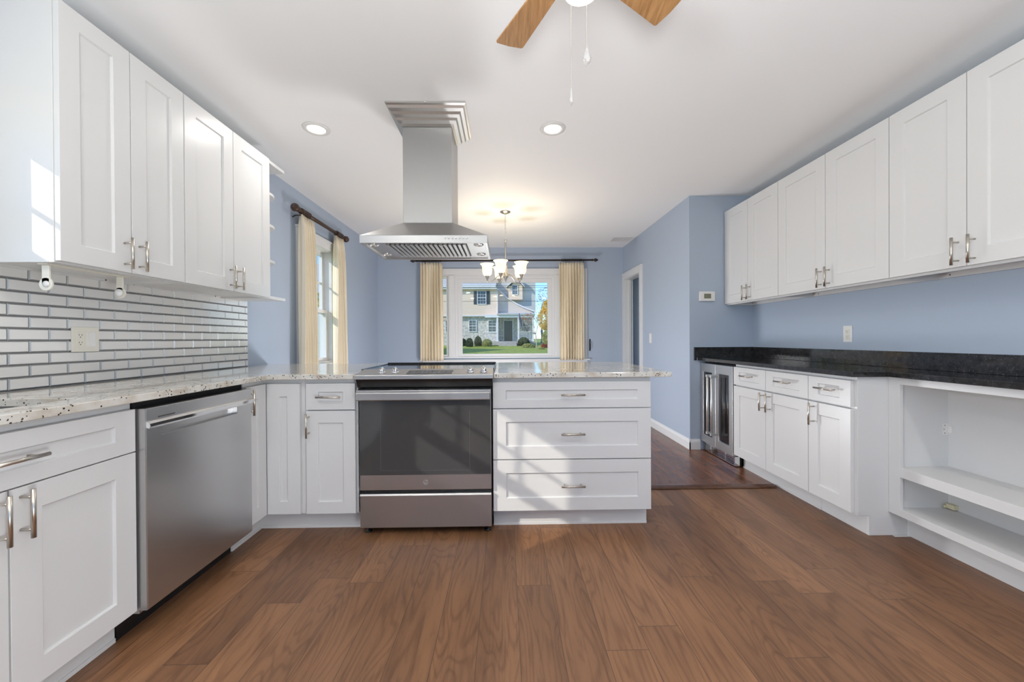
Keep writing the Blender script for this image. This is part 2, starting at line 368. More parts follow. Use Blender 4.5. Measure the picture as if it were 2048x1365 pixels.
        for i in range(nx):
            for j in range(ny):
                if not on(i, j): continue
                s._f([v(i, j, 0), v(i, j+1, 0), v(i+1, j+1, 0), v(i+1, j, 0)]); s._f([v(i, j, 1), v(i+1, j, 1), v(i+1, j+1, 1), v(i, j+1, 1)])
                for di, dj, q in ((-1, 0, ((i, j+1), (i, j))), (1, 0, ((i+1, j), (i+1, j+1))), (0, -1, ((i, j), (i+1, j))), (0, 1, ((i+1, j+1), (i, j+1)))):
                    if not on(i+di, j+dj):
                        (a, b_), (c, d) = q; s._f([v(a, b_, 0), v(c, d, 0), v(c, d, 1), v(a, b_, 1)])
        return s
    def disc(s, c, r, seg=24, axis='z'):
        c = Vector(c); vs = []
        for k in range(seg):
            a = 2*PI*k/seg; x, y = r*math.cos(a), r*math.sin(a)
            vs.append(s.bm.verts.new(c+Vector({'z': (x, y, 0), 'x': (0, x, y), 'y': (x, 0, y)}[axis])))
        s._f(vs); return s
    def quad(s, *ps): s._f([s.bm.verts.new(p) for p in ps]); return s
    def xform(s, mat_): bmesh.ops.transform(s.bm, matrix=mat_, verts=s.bm.verts); return s
    def build(s, name, mats, parent=None, bevel=0.0, smooth=False, loc=None, seg=2):
        bmesh.ops.recalc_face_normals(s.bm, faces=s.bm.faces)
        me = bpy.data.meshes.new(name); s.bm.to_mesh(me); s.bm.free()
        if not isinstance(mats, (list, tuple)): mats = [mats]
        for q in mats: me.materials.append(q)
        o = bpy.data.objects.new(name, me); COL.objects.link(o)
        if parent: o.parent = parent
        if loc: o.location = loc
        if bevel:
            md = o.modifiers.new('bevel', 'BEVEL'); md.width = bevel; md.segments = seg; md.limit_method = 'ANGLE'; md.angle_limit = math.radians(35)
        if smooth:
            for p in me.polygons: p.use_smooth = True
        return o
def struct(name, mb, m, bevel=0.0, parent=None, label=None):
    o = mb.build(name, m, parent, bevel)
    if not parent: o['kind'] = 'structure'
    if label: o['label'] = label
    return o
def bar_pull(parent, p, vertical, L=.136, out=.035, r=.0058, inset=.022):
    """bar handle centred at p on a face looking to -y (local)"""
    x, y, z = p; b = MB(); h = L/2
    if vertical:
        b.tube([(x, y-out, z-h), (x, y-out, z+h)], r, 14)
        for q in (-h+inset, h-inset): b.tube([(x, y, z+q), (x, y-out, z+q)], r*.72, 10)
    else:
        b.tube([(x-h, y-out, z), (x+h, y-out, z)], r, 14)
        for q in (-h+inset, h-inset): b.tube([(x+q, y, z), (x+q, y-out, z)], r*.72, 10)
    return b.build('handle', M['nickel'], parent)

# ================================================================== ROOM
WL, WRD, WRK, YB, YK, YR, H = -1.94, 1.826, 2.46, 5.945, 3.80, -2.3, 2.513
T = .14
# floors
b = MB(); b.box(WL, 3.3, YR, 2.845, -.10, 0); struct('floor', b, M['vinyl'])
b = MB(); b.box(WL, 3.3, 2.845, YB, -.10, .004); o = struct('floor', b, M['oak'])
b = MB(); b.prism_x([(2.80, .004), (2.875, .004), (2.868, .013), (2.845, .0155), (2.815, .011)], .85, 1.99); struct('trim_1', b, M['strip'])
# ceiling
b = MB(); b.box(WL-T, 3.4, YR-T, YB+T, H, H+.1); struct('ceiling', b, M['ceil'])
# left wall with two windows : sink window and dining window
SW = (.59, 1.285, 1.288, 2.056)     # y0 y1 z0 z1 of rough opening
DW = (3.72, 4.40, .86, 2.10)
inc = lambda y, z: not (SW[0] < y < SW[1] and SW[2] < z < SW[3]) and not (DW[0] < y < DW[1] and DW[2] < z < DW[3])
b = MB(); b.slab([YR, SW[0], SW[1], DW[0], DW[1], YB], sorted([0, H, SW[2], SW[3], DW[2], DW[3]]), inc, WL-T, WL, 'x'); struct('wall_left', b, M['wall'])
# back (far) wall with picture window
BW = (-1.17, 1.17, .82, 2.10)
b = MB(); b.slab([WL-T, BW[0], BW[1], 3.4], [0, BW[2], BW[3], H], lambda x, z: not (BW[0] < x < BW[1] and BW[2] < z < BW[3]), YB, YB+T, 'y'); struct('wall_back', b, M['wall'])
# right wall of the dining end, with the doorway
DO = (5.18, 5.865, 2.01)
b = MB(); b.slab([YK, DO[0], DO[1], YB], [0, DO[2], H], lambda y, z: not (DO[0] < y < DO[1] and z < DO[2]), WRD, WRD+.12, 'x'); struct('wall_right_dining', b, M['wall'])
b = MB(); b.box(WRD+.12, WRK+.12, YK, YK+.12, 0, H); struct('wall_right_return', b, M['wall'])
b = MB(); b.box(WRK, WRK+.12, YR, YK, 0, H); struct('wall_right_kitchen', b, M['wall'])
b = MB(); b.box(3.28, 3.4, YK+.12, YB, 0, H); struct('wall_hall', b, M['wall'])
# rear wall behind the camera, with a wide window added to admit sky light
RW = (-1.3, 1.9, .95, 2.15)
b = MB(); b.slab([WL-T, RW[0], RW[1], WRK+.12], [0, RW[2], RW[3], H], lambda x, z: not (RW[0] < x < RW[1] and RW[2] < z < RW[3]), YR-T, YR, 'y'); struct('wall_rear', b, M['wall'])

# baseboards
def bb_profile(): return [(0, 0), (.014, 0), (.014, .075), (.011, .088), (.006, .096), (.004, .105), (0, .105)]
b = MB(); b.prism_y([(WRD-u, z) for u, z in bb_profile()], YK-.014, 5.095); struct('baseboard_right', b, M['trim'])
b = MB(); b.prism_x([(YK-u, z) for u, z in bb_profile()], WRD-.012, 1.925); struct('baseboard_return', b, M['trim'])
b = MB(); b.prism_x([(YB-u, z) for u, z in bb_profile()], WL, WRD); struct('baseboard_back', b, M['trim'])
b = MB(); b.prism_y([(WL+u, z) for u, z in bb_profile()], 3.25, YB); struct('baseboard_left', b, M['trim'])

# ------------------------------------------------------------------ windows
def frame_y(b, x0, x1, z0, z1, w, y0, y1):
    b.slab([x0, x0+w, x1-w, x1], [z0, z0+w, z1-w, z1], lambda x, z: not (x0+w < x < x1-w and z0+w < z < z1-w), y0, y1, 'y')
def frame_x(b, y0, y1, z0, z1, w, x0, x1):
    b.slab([y0, y0+w, y1-w, y1], [z0, z0+w, z1-w, z1], lambda y, z: not (y0+w < y < y1-w and z0+w < z < z1-w), x0, x1, 'x')
# picture window, far wall
w1 = bpy.data.objects.new('window_1', None); COL.objects.link(w1); w1.location = (0, YB, 0)
tag(w1, 'wide white picture window with narrow side sashes in the far blue wall', 'window', kind='structure')
b = MB()
for x0, x1 in ((-1.262, -1.162), (1.162, 1.262)):
    b.box(x0, x1, -.020, 0, .80, 2.095); b.box(x0+(.0 if x0 < 0 else .082), x0+(.018 if x0 < 0 else .1), -.028, -.020, .80, 2.167)
b.box(-1.262, 1.262, -.020, 0, 2.095, 2.185); b.box(-1.262, 1.262, -.028, -.020, 2.167, 2.185)
b.build('casing', M['trim'], w1, .002)
b = MB()                                       # jambs and mullion posts
b.box(-1.17, -1.15, -.005, .13, .82, 2.10); b.box(1.15, 1.17, -.005, .13, .82, 2.10); b.box(-1.17, 1.17, -.005, .13, 2.08, 2.10); b.box(-1.17, 1.17, .0, .14, .82, .84)
for sx in (-1, 1):
    b.box(sx*.765, sx*.865, -.012, .12, .84, 2.085); b.box(sx*.785, sx*.845, -.020, -.012, .84, 2.085)
b.build('frame', M['trim'], w1, .002)
b = MB(); frame_y(b, -.765, .765, .797, 2.085, .045, .012, .06); frame_y(b, -.72, .72, .842-.02, 2.04+.0, .062, .024, .05); frame_y(b, -.664, .664, .836, 2.014, .008, .030, .046)
b.build('picture_sash', M['trim'], w1, .0015)
for sx in (-1, 1):
    b = MB(); x0, x1 = sorted((sx*.868, sx*1.15)); frame_y(b, x0-.002, x1, .84, 2.08, .032, .03, .07); b.box(x0, x1, .035, .075, 1.40, 1.445); b.build('side_sash', M['trim'], w1, .0015)
    b = MB(); b.box(x0+.03, x1-.03, .05, .054, .872, 2.05); b.build('pane', M['glass'], w1)
b = MB(); b.box(-.66, .66, .038, .043, .84, 2.01); b.build('pane', M['glass'], w1)
b = MB(); b.box(-1.30, 1.30, -.055, .0, .778, .800); b.build('sill', M['trim'], w1, .003)
b = MB(); b.box(-1.262, 1.262, -.018, 0, .70, .778); b.build('apron', M['trim'], w1, .002)
b = MB(); b.box(1.295, 1.312, -.012, 0, .92, 1.10); b.tube([(1.303, -.006, .95), (1.303, -.05, .955), (1.303, -.055, 1.0), (1.303, -.012, 1.08)], .006, 8); b.build('tieback_hook', M['bronze'], w1)

def double_hung(name, label, y0, y1, z0, z1, zm, cols, lights_upper, lights_lower, cas=.095, apron=True, hdr=.085, mun=.009):
    """double-hung window in the left wall, seen from +x; y0..y1,z0..z1 rough opening"""
    w = bpy.data.objects.new(name, None); COL.objects.link(w); w.location = (WL, 0, 0)
    tag(w, label, 'window', kind='structure')
    b = MB()
    b.box(0, .018, y0-cas+.01, y0+.006, z0-.0, z1-.012); b.box(0, .018, y1-.004, y1+cas-.01, z0-.0, z1-.012)
    b.box(0, .022, y0-cas+.01, y1+cas-.01, z1-.012, z1+hdr); b.box(0, .034, y0-cas, y1+cas, z1+hdr-.018, z1+hdr)
    for yy in (y0-cas+.01, y1+cas-.028): b.box(.018, .026, yy, yy+.014, z0, z1-.012)
    b.build('casing', M['trim'], w, .002)
    b = MB(); frame_x(b, y0, y1, z0, z1, .018, -T, -.0005)
    b.build('jamb', M['trim'], w)
    a, c = y0+.018, y1-.018
    for nm, za, zb, xx, (nc, nr) in (('upper_sash', zm-.02, z1-.018, -.108, lights_upper), ('lower_sash', z0+.018, zm+.022, -.068, lights_lower)):
        b = MB(); frame_x(b, a, c, za, zb, .038, xx-.018, xx+.018)
        for i in range(1, nc):
            y = a+.038+(c-a-.076)*i/nc; b.box(xx-.010, xx+.010, y-mun, y+mun, za+.03, zb-.03)
        for i in range(1, nr):
            z = za+.038+(zb-za-.076)*i/nr; b.box(xx-.010, xx+.010, a+.03, c-.03, z-mun, z+mun)
        so_ = b.build(nm, M['trim'], w, .0012)
        b = MB(); b.box(xx-.002, xx+.002, a+.034, c-.034, za+.034, zb-.034); b.build('pane', M['glass'], so_)
    if apron:
        b = MB(); b.box(-.01, .05, y0-cas-.01, y1+cas+.01, z0-.022, z0); b.build('sill', M['trim'], w, .003)
        b = MB(); b.box(0, .016, y0-cas+.01, y1+cas-.01, z0-.10, z0-.022); b.build('apron', M['trim'], w, .002)
    return w
double_hung('window_2', 'white double hung window between cream curtains on the left blue wall', DW[0], DW[1], DW[2], DW[3], 1.42, 2, (2, 2), (1, 1))
double_hung('window_3', 'white double hung window over the sink in the left wall', SW[0], SW[1], SW[2], SW[3], 1.60, 3, (3, 2), (1, 1), cas=.07, apron=True, hdr=.06, mun=.0055)
# rear window, unseen, added to let sky light into the kitchen
w4 = bpy.data.objects.new('window_4', None); COL.objects.link(w4); w4.location = (0, YR, 0)
tag(w4, 'wide white window added for sky light in the unseen rear wall behind the viewpoint', 'window', kind='structure')
b = MB(); frame_y(b, RW[0]-.08, RW[1]+.08, RW[2]-.08, RW[3]+.08, .09, 0, .02); b.build('casing', M['trim'], w4)
b = MB(); frame_y(b, RW[0], RW[1], RW[2], RW[3], .05, -.09, -.05)
for x in (-.25, .85): b.box(x-.04, x+.04, -.09, -.05, RW[2], RW[3])
b.build('frame', M['trim'], w4)
b = MB(); b.box(RW[0]+.03, RW[1]-.03, -.072, -.068, RW[2]+.03, RW[3]-.03); b.build('pane', M['glass'], w4)

# doorway casing
d1 = bpy.data.objects.new('door_1', None); COL.objects.link(d1); d1.location = (WRD, 0, 0)
tag(d1, 'white cased open doorway in the far end of the right blue wall', 'doorway', kind='structure')
b = MB()
b.box(-.018, 0, DO[0]-.085, DO[0]+.012, 0, 2.0); b.box(-.018, 0, DO[1]-.012, YB-.002, 0, 2.0); b.box(-.018, 0, DO[0]-.085, YB-.002, 2.0, 2.095)
b.box(-.027, -.018, DO[0]-.085, DO[0]-.065, 0, 2.075); b.box(-.027, -.018, DO[0]-.085, YB-.002, 2.075, 2.095)
b.build('casing', M['trim'], d1, .002)
b = MB(); b.box(0, .12, DO[0], DO[0]+.015, 0, DO[2]); b.box(0, .12, DO[1]-.015, DO[1], 0, DO[2]); b.box(0, .12, DO[0], DO[1], DO[2]-.015, DO[2]); b.box(.05, .085, DO[1]-.03, DO[1]-.015, 0, DO[2]-.015)
b.build('jamb', M['trim'], d1, .001)

# ================================================================== CABINETS
CT, CB = .914, .886           # counter top / underside
XL, XR = -1.356, 1.934        # door-front planes of the left and right base runs
PF = 2.217                    # door-front plane of the peninsula
G = .0022
def frames(w): return w
def base_body(t, w, depth, toe=.085, ztop=CB-.001, end_right=False, toe_top=.112):
    b = MB(); b.box(0, w, .021, depth, toe_top, ztop); o = b.build('body', M['white'], t, .0012)
    b = MB(); b.box(0, w, toe, toe+.016, 0, toe_top); b.box(0, w, toe-.004, toe, 0, .016)
    b.build('toe_kick', M['white'], t, .001)
    return o
def door(t, x0, x1, z0, z1, handle=None, st=.074, sz=None, name='door', vertical=True, L=.136):
    b = MB(); b.shaker(x0+G, x1-G, z0, z1, 0, .02, st, .009, sz); d = b.build(name, M['white'], t, .0012)
    if handle: bar_pull(d, (handle[0], 0, handle[1]), vertical, L)
    return d
def drawer(t, x0, x1, z0, z1, st=.074, sz=.05, L=.136, hz=None):
    return door(t, x0, x1, z0, z1, ((x0+x1)/2, hz or (z0+z1)/2+.002), st, sz, 'drawer', False, L)
R90 = PI/2
LX = lambda y: (XL, y, 0)
# left run
t = thing('base_cabinet', 'white shaker base cabinet at the near end of the granite, beyond the sink cabinet', 'cabinet', (XL, .10, 0), R90)
base_body(t, .606, .58); drawer(t, 0, .606, .705, .858); door(t, 0, .606, .116, .700, (.55, .627))
t = thing('sink_base_cabinet', 'white shaker sink cabinet with wide drawer front over two doors, left of the dishwasher', 'cabinet', (XL, .708, 0), R90)
W = .735
b = MB(); b.box(0, .018, .021, .58, .112, CB-.001); b.box(W-.018, W, .021, .58, .112, CB-.001); b.box(.018, W-.018, .021, .58, .112, .13); b.box(.018, W-.018, .562, .58, .13, .60)
b.box(.018, W-.018, .021, .040, .685, .725); b.box(.018, W-.018, .021, .040, .850, CB-.001); b.box(.018, .045, .021, .040, .13, .85); b.box(W-.045, W-.018, .021, .040, .13, .85); b.build('body', M['white'], t, .001)
b = MB(); b.box(0, W, .085, .101, 0, .112); b.box(0, W, .081, .085, 0, .016); b.build('toe_kick', M['white'], t, .001)
drawer(t, 0, W, .704, .858, st=.074, sz=.05)
door(t, 0, W/2+.002, .116, .700, (W/2-.024, .627)); door(t, W/2+.002, W, .116, .700, (W/2+.028, .627))
# corner cabinet (L shaped)
t = thing('corner_cabinet', 'white corner base cabinet with folding shaker door between dishwasher and range', 'cabinet', (XL, PF, 0))
b = MB(); b.slab([-.58, -.021, .000, .2095], [-.167, .0, .021, .60], lambda x, y: (x < -.021) or (y > .021), .112, CB-.001, 'z'); b.build('body', M['white'], t, .001)
b = MB(); b.slab([-.10, -.085, .2095], [-.167, .085, .101], lambda x, y: (x < -.085) or (y > .085), 0, .112, 'z')
b.slab([-.085, -.081, .2095], [-.167, .081, .085], lambda x, y: (x < -.081) or (y > .081), 0, .016, 'z'); b.build('toe_kick', M['white'], t, .001)
b = MB(); b.shaker(-.168, -.001, .118, .860, 0, .02, .072, .009); b.xform(Matrix.Rotation(R90, 4, 'Z')); d = b.build('door', M['white'], t, .0012)
h = MB(); h.tube([(.035, -.158, .711), (.035, -.158, .847)], .0058, 14)
for z in (.733, .825): h.tube([(0, -.158, z), (.035, -.158, z)], .0042, 10)
h.build('handle', M['nickel'], d)
b = MB(); b.shaker(.001, .188, .118, .860, 0, .02, .072, .009); b.build('door', M['white'], t, .0012)
# narrow drawer base
t = thing('base_cabinet', 'narrow white base cabinet with one drawer over one door, left of the range', 'cabinet', (XL+.2095, PF, 0))
W = .3005
base_body(t, W, .6); drawer(t, .010, .292, .711, .860, st=.068, sz=.048, hz=.786); door(t, .010, .292, .118, .704, (.030, .625), st=.068)
# three drawer base
t = thing('drawer_base_cabinet', 'wide white base cabinet with three shaker drawers, right of the range', 'cabinet', (-.074, PF, 0))
W = .914
base_body(t, W, .6)
for z0, z1, sz in ((.710, .860, .048), (.416, .704, .074), (.119, .410, .074)): drawer(t, 0, W, z0, z1, sz=sz, hz={.710: .787, .416: .563, .119: .266}[z0])
# peninsula rear skirt cabinets are open dining-side overhang: panel under the counter
t = thing('peninsula_back_panel', 'white panel closing the dining side of the peninsula, behind the range', 'panel', (0, 0, 0))
b = MB(); b.box(-1.90, .838, 2.86, 2.88, 0, CB-.002); b.build('panel', M['white'], t, .001)

# right run
t = thing('base_cabinet', 'white base cabinet with two drawers over two doors, beside the wine cooler', 'cabinet', (XR, 3.247, 0), -R90)
base_body(t, .808, .522); 
for x0, x1, hx in ((0, .404, .382), (.404, .808, .452)):
    drawer(t, x0, x1, .713, .862, sz=.04, hz=.797); door(t, x0, x1, .118, .702, (hx, .627))
t = thing('base_cabinet', 'narrow white base cabinet with one drawer over one door, next to the open shelf cabinet', 'cabinet', (XR, 2.438, 0), -R90)
b = MB(); b.prism_x([(.021, .112), (.021, CB-.001), (.522, CB-.001), (.522, 0), (.085, 0), (.085, .112)], .305, .323); b.box(0, .3051, .021, .522, .112, CB-.001); b.build('body', M['white'], t, .001)
b = MB(); b.box(0, .305, .085, .101, 0, .112); b.build('toe_kick', M['white'], t, .001)
drawer(t, 0, .305, .713, .862, st=.074, sz=.04, hz=.797); door(t, 0, .305, .118, .702, (.046, .627))
# open shelf cabinet (no doors)
t = thing('open_shelf_cabinet', 'low white open cabinet with two empty compartments under the black counter', 'cabinet', (2.13, 2.114, 0), -R90)
W = 1.15
b = MB()
zs = [.133, .172, .346, .398, .848, CB-.001]
b.slab([0, .062, W-.062, W], zs, lambda x, z: x < .062 or x > W-.062 or z < .172 or .346 < z < .398 or z > .848, 0, .019, 'y'); b.build('face_frame', M['white'], t, .001)
b = MB(); b.box(.042-.018, .042, .019, .305, .133, CB-.001); b.box(W-.06, W-.042, .019, .305, .133, CB-.001); b.box(.042, W-.06, .289, .305, .133, CB-.001)
b.box(.042, W-.06, .019, .289, CB-.015, CB-.001); b.build('carcass', M['inner'], t)
b = MB(); b.box(.042, W-.06, .019, .289, .155, .171); b.build('bottom_shelf', M['inner'], t, .001)
b = MB(); b.box(.042, W-.06, .019, .289, .380, .397); b.build('shelf', M['inner'], t, .001)
b = MB(); b.box(.0, W, .105, .121, 0, .133); b.box(0, .018, .019, .105, .0, .0001); b.build('toe_kick', M['white'], t, .001)
for z in (.60,):
    b = MB(); b.box(.042, .0445, .255, .287, z-.030, z+.030); b.box(.043, .062, .285, .289, z-.018, z+.018)
    hh = b.build('hinge_plate', M['plastic'], t, .001)
    for dz in (-.021, 0, .021):
        b = MB(); b.lathe([(.0026, .0445), (.0026, .0452)], (0, .268+(0 if dz else -.005), z+dz), 8, 'x'); b.build('screw', M['slot'], hh)
b = MB(); b.box(.052, .092, .262, .289, .175, .199); b.box(.052, .060, .250, .289, .177, .190); b.build('door_catch', M['yellowed'], t, .002)
for z in (.82, .235):
    b = MB(); b.lathe([(.0035, .042), (.0035, .0432)], (0, .035, z), 8, 'x'); b.build('screw_hole', M['slot'], t)

# ------------------------------------------------------------------ upper cabinets
def upper(t, w, depth, z0, z1, lip, seam, hz, dz0, st=.074, hl=.132, gap=None, far_right=True):
    b = MB(); b.box(0, w, .021, depth, z0+lip, z1)
    b.box(0, w, .021, .040, z0, z0+lip+.001); b.box(0, .018, .040, depth, z0, z0+lip+.001); b.box(w-.018, w, .040, depth, z0, z0+lip+.001)
    b.build('body', M['white'], t, .001)
    b = MB(); b.box(.018, w-.018, depth-.016, depth, z0+.003, z0+lip+.0005); hr = b.build('hanging_rail', M['white'], t)
    for x in (.07, w-.07):
        b = MB(); b.lathe([(.004, depth-.0165), (.004, depth-.016)], (x, 0, z0+lip*.5+.003), 8, 'y'); b.build('screw', M['slot'], hr)
    door(t, 0, seam, dz0, z1-.004, (seam-.033, hz), st, L=hl); door(t, seam, w, dz0, z1-.004, (seam+.033, hz), st, L=hl)
UL = 'white shaker wall cabinet over the granite counter, '
t = thing('wall_cabinet', UL+'nearest the sink window, above the towel holder', 'cabinet', (-1.601, 1.424, 0), R90)
upper(t, .547, .337, 1.394, 2.350, .012, .270, 1.477, 1.400, st=.070)
t = thing('wall_cabinet', UL+'beside the rounded end shelves', 'cabinet', (-1.601, 1.972, 0), R90)
upper(t, .705, .337, 1.394, 2.350, .012, .350, 1.477, 1.400)
UR = 'white shaker wall cabinet over the black counter, '
for y0, w, seam, txt in ((3.79, .747, .362, 'farthest, beside the thermostat wall'), (3.042, .889, .454, 'middle of the three'), (2.152, .735, .367, 'nearest, cut by the photo edge')):
    t = thing('wall_cabinet', UR+txt, 'cabinet', (2.1725, y0, 0), -R90)
    upper(t, w, .285, 1.427, 2.352, .030, seam, 1.513, 1.440, st=.078)
# end shelf unit left
t = thing('corner_shelf_unit', 'white open end shelf unit with rounded shelves, at the window end of left wall cabinets', 'shelf', (WL+.002, 2.679, 0))
def rshelf(z0, z1, y1, x1, r, nm):
    pts = [(0, 0), (x1, 0)]
    if r: pts += [(x1-r+r*math.cos(a), y1-r+r*math.sin(a)) for a in [i*PI/2/10 for i in range(11)]]
    else: pts += [(x1, y1)]
    pts += [(0, y1)]
    b = MB(); b.prism(pts, z0, z1); b.build(nm, M['white'], t, .001)
rshelf(1.397, 1.417, .228, .308, 0, 'bottom_shelf'); rshelf(2.340, 2.362, .228, .308, 0, 'top_shelf')
for z in (1.655, 1.905, 2.128): rshelf(z, z+.018, .222, .296, .14, 'shelf')
b = MB(); b.box(0, .012, 0, .228, 1.417, 2.340); b.build('back_panel', M['white'], t)

# ------------------------------------------------------------------ counters
b = MB()
SX = (-1.84, -1.452); SY = (.66, 1.345)
inc = lambda x, y: (x < -1.328 and y < 2.187 and not (SX[0] < x < SX[1] and SY[0] < y < SY[1])) or (y > 2.187 and y < 3.20 and not (-.842 < x < -.066 and y < 2.80))
b.slab([WL+.012, SX[0], SX[1], -1.328, -.842, -.066, .80, .90, .948], [.08, SY[0], SY[1], 2.187, 2.80, 2.95, 3.14, 3.20], inc, CB, CT)
for v in b.bm.verts:                       # eased rear corner of the overhang
    if abs(v.co.x-.948) < 1e-4 and v.co.y > 3.13: v.co.x, v.co.y = (.935, 3.10) if v.co.y < 3.17 else (.915, 3.165)
    elif abs(v.co.x-.90) < 1e-4 and v.co.y > 3.17: v.co.x = .86
o = b.build('granite_countertop', M['gran'], None, .003); tag(o, 'cream speckled granite countertop running from the left wall round onto the peninsula', 'countertop')
b = MB()
x0, x1, y0, y1 = SX[0]-.004, SX[1]+.004, SY[0]-.004, SY[1]+.004
b.frustum((x0, x1, y0, y1), CB-.001, (x0+.005, x1-.005, y0+.005, y1-.005), CB-.001, False, False)
a = [(x0, y0), (x1, y0), (x1, y1), (x0, y1)]; c = [(x0+.02, y0+.02), (x1-.02, y0+.02), (x1-.02, y1-.02), (x0+.02, y1-.02)]
va = [b.bm.verts.new((x, y, CB-.002)) for x, y in a]; vc = [b.bm.verts.new((x, y, .70)) for x, y in c]
for i in range(4): b._f([va[i], va[(i+1) % 4], vc[(i+1) % 4], vc[i]])
b._f(vc)
o = b.build('sink', M['steel'], None); tag(o, 'stainless steel sink sunk under the left granite counter', 'sink')
b = MB()
inc = lambda x, y: x > 2.105 or y > 2.090
b.slab([1.905, 2.105, WRK-.001], [.94, 2.090, YK-.001], inc, CB, CT)
o = b.build('black_countertop', M['black'], None, .0012); tag(o, 'polished black stone countertop stepped in front of the right blue wall', 'countertop')
b = MB(); b.box(WRK-.021, WRK-.001, .94, YK-.001, CT+.0005, 1.016); b.box(1.866, WRK-.021, YK-.021, YK-.001, CT+.0005, 1.016)
b.box(1.866, 1.885, YK-.022, YK-.001, CB, CT)
o = b.build('black_backsplash', M['black'], None, .0015); tag(o, 'low polished black stone backsplash strip behind the black countertop', 'backsplash')

# ------------------------------------------------------------------ glass tile backsplash
b = MB()
PY, PZ, z00, y00 = .1375, .0490, .9165, 1.538
x0 = WL+.001
b.mi = 2; b.slab([.08, 1.352, 2.942], [.9145, 1.162, 1.405], lambda y, z: y > 1.352 or z < 1.162, WL+.0003, WL+.004, 'x')
for r in range(10):
    z0 = z00+r*PZ+.001; z1 = z0+PZ-.003
    off = 0 if r % 2 == 0 else PY/2
    k0 = int((.08-y00)/PY)-2
    for k in range(k0, 14):
        ya, yb = y00+off+k*PY+.001, y00+off+(k+1)*PY-.001
        ya, yb = max(ya, .08), min(yb, 2.942)
        if r > 4: ya = max(ya, 1.352)
        if yb-ya < .015: continue
        bz = .0040; xf = x0+.0085; xe = x0+.0035
        o_ = [(ya, z0), (yb, z0), (yb, z1), (ya, z1)]; i_ = [(ya+bz, z0+bz), (yb-bz, z0+bz), (yb-bz, z1-bz), (ya+bz, z1-bz)]
        vo = [b.bm.verts.new((xe, y, z)) for y, z in o_]; vi = [b.bm.verts.new((xf, y, z)) for y, z in i_]
        b.mi = 1
        for i in range(4): b._f([vo[i], vo[(i+1) % 4], vi[(i+1) % 4], vi[i]])
        b.mi = 0; b._f(vi)
o = b.build('tile_backsplash', [M['tile'], M['bevel'], M['grout']]); tag(o, 'backsplash of light grey glass subway tiles on the left wall above the granite', 'backsplash')

# ================================================================== RANGE
RX0, RX1 = -.829, -.078
t = thing('kitchen_range', 'stainless slide-in electric range with black glass oven door in the peninsula', 'range', ((RX0+RX1)/2, PF, 0))
w2 = (RX1-RX0)/2
b = MB(); b.box(-w2+.012, w2-.004, .0, .60, .045, .905); b.box(-w2+.0, w2, .02, .58, .08, .89); b.build('body', M['blackm'], t)
b = MB(); b.prism_x([(-.052, .886), (-.052, .909), (.085, .934), (.085, .905), (.0, .886)], -w2-.012, w2+.010); b.build('control_panel', M['steel'], t, .002)
b = MB(); b.prism_x([(-.045, .886), (.0, .886), (.0, .828), (-.022, .840)], -w2-.006, w2+.004); b.build('vent_panel', M['blackm'], t, .001)
b = MB(); b.box(-w2-.010, w2+.010, .085, .575, .915, .932); b.build('cooktop', M['cookglass'], t, .002)
b = MB(); b.box(-w2-.010, w2+.010, .562, .582, .9325, .943); b.box(-w2-.012, -w2-.006, .06, .575, .912, .936); b.box(w2+.006, w2+.012, .06, .575, .912, .936); b.build('rear_trim', M['blackm'], t, .002)
sl_ = .025/.137
def onpanel(y): return .909+(y+.052)*sl_
ang = math.atan(sl_)
for i, x in enumerate((-.246, -.171, .257, .333)):
    b = MB(); b.lathe([(.021, 0), (.021, .004), (.016, .006), (.0155, .021), (.013, .0235)], (0, 0, 0), 24); b.box(-.0045, .0045, -.015, .015, .021, .030)
    b.xform(Matrix.Translation((x-.004, .002, onpanel(.002)+.001)) @ Matrix.Rotation(ang, 4, 'X')); b.build('knob', M['chrome'], t, .001)
b = MB(); b.box(-.105, .150, -.036, .038, 0, .0015); b.xform(Matrix.Translation((0, .006, onpanel(.006)+.0002)) @ Matrix.Rotation(ang, 4, 'X')); dp = b.build('display', M['ovenglass'], t)
b = MB()
for i in range(9):
    for j in range(3): b.box(-.075+i*.024, -.061+i*.024, -.02+j*.017, -.015+j*.017, .0016, .0019)
b.xform(Matrix.Translation((0, .006, onpanel(.006)+.0002)) @ Matrix.Rotation(ang, 4, 'X')); b.build('touch_key', mat('grey_key_print', (.25, .25, .25), .4), dp)
b = MB(); b.slab([-w2+.005, -w2+.012, w2-.012, w2-.005], [.256, .340, .826], lambda x, z: True, -.022, 0, 'y'); dd = b.build('oven_door', M['steel'], t, .002)
b = MB(); b.box(-w2+.007, w2-.007, -.0245, -.0215, .342, .800); gl = b.build('door_glass', M['ovenglass'], dd, .001)
b = MB()
for (xa, xb, za, zb) in ((-.2525, -.2505, .37, .70), (.248, .250, .37, .70), (-.2525, .250, .366, .3675)): b.box(xa, xb, -.0249, -.0244, za, zb)
b.build('window_outline', mat('grey_outline_print', (.10, .10, .105), .3), gl)
b = MB(); b.box(-w2+.002, w2-.006, -.060, -.020, .806, .826); b.prism_x([(-.064, .772), (-.060, .768), (-.052, .770), (-.052, .812), (-.060, .814), (-.064, .808)], -w2-.001, w2-.010)
b.box(-w2+.004, -w2+.03, -.058, -.02, .774, .81); b.box(w2-.035, w2-.012, -.058, -.02, .774, .81); b.build('handle', M['steel'], dd, .002)
b = MB(); b.lathe([(.0132, -.0228), (.0140, -.0232), (.0118, -.0232), (.0115, -.0228)], (0, 0, 0), 28, 'y', True)
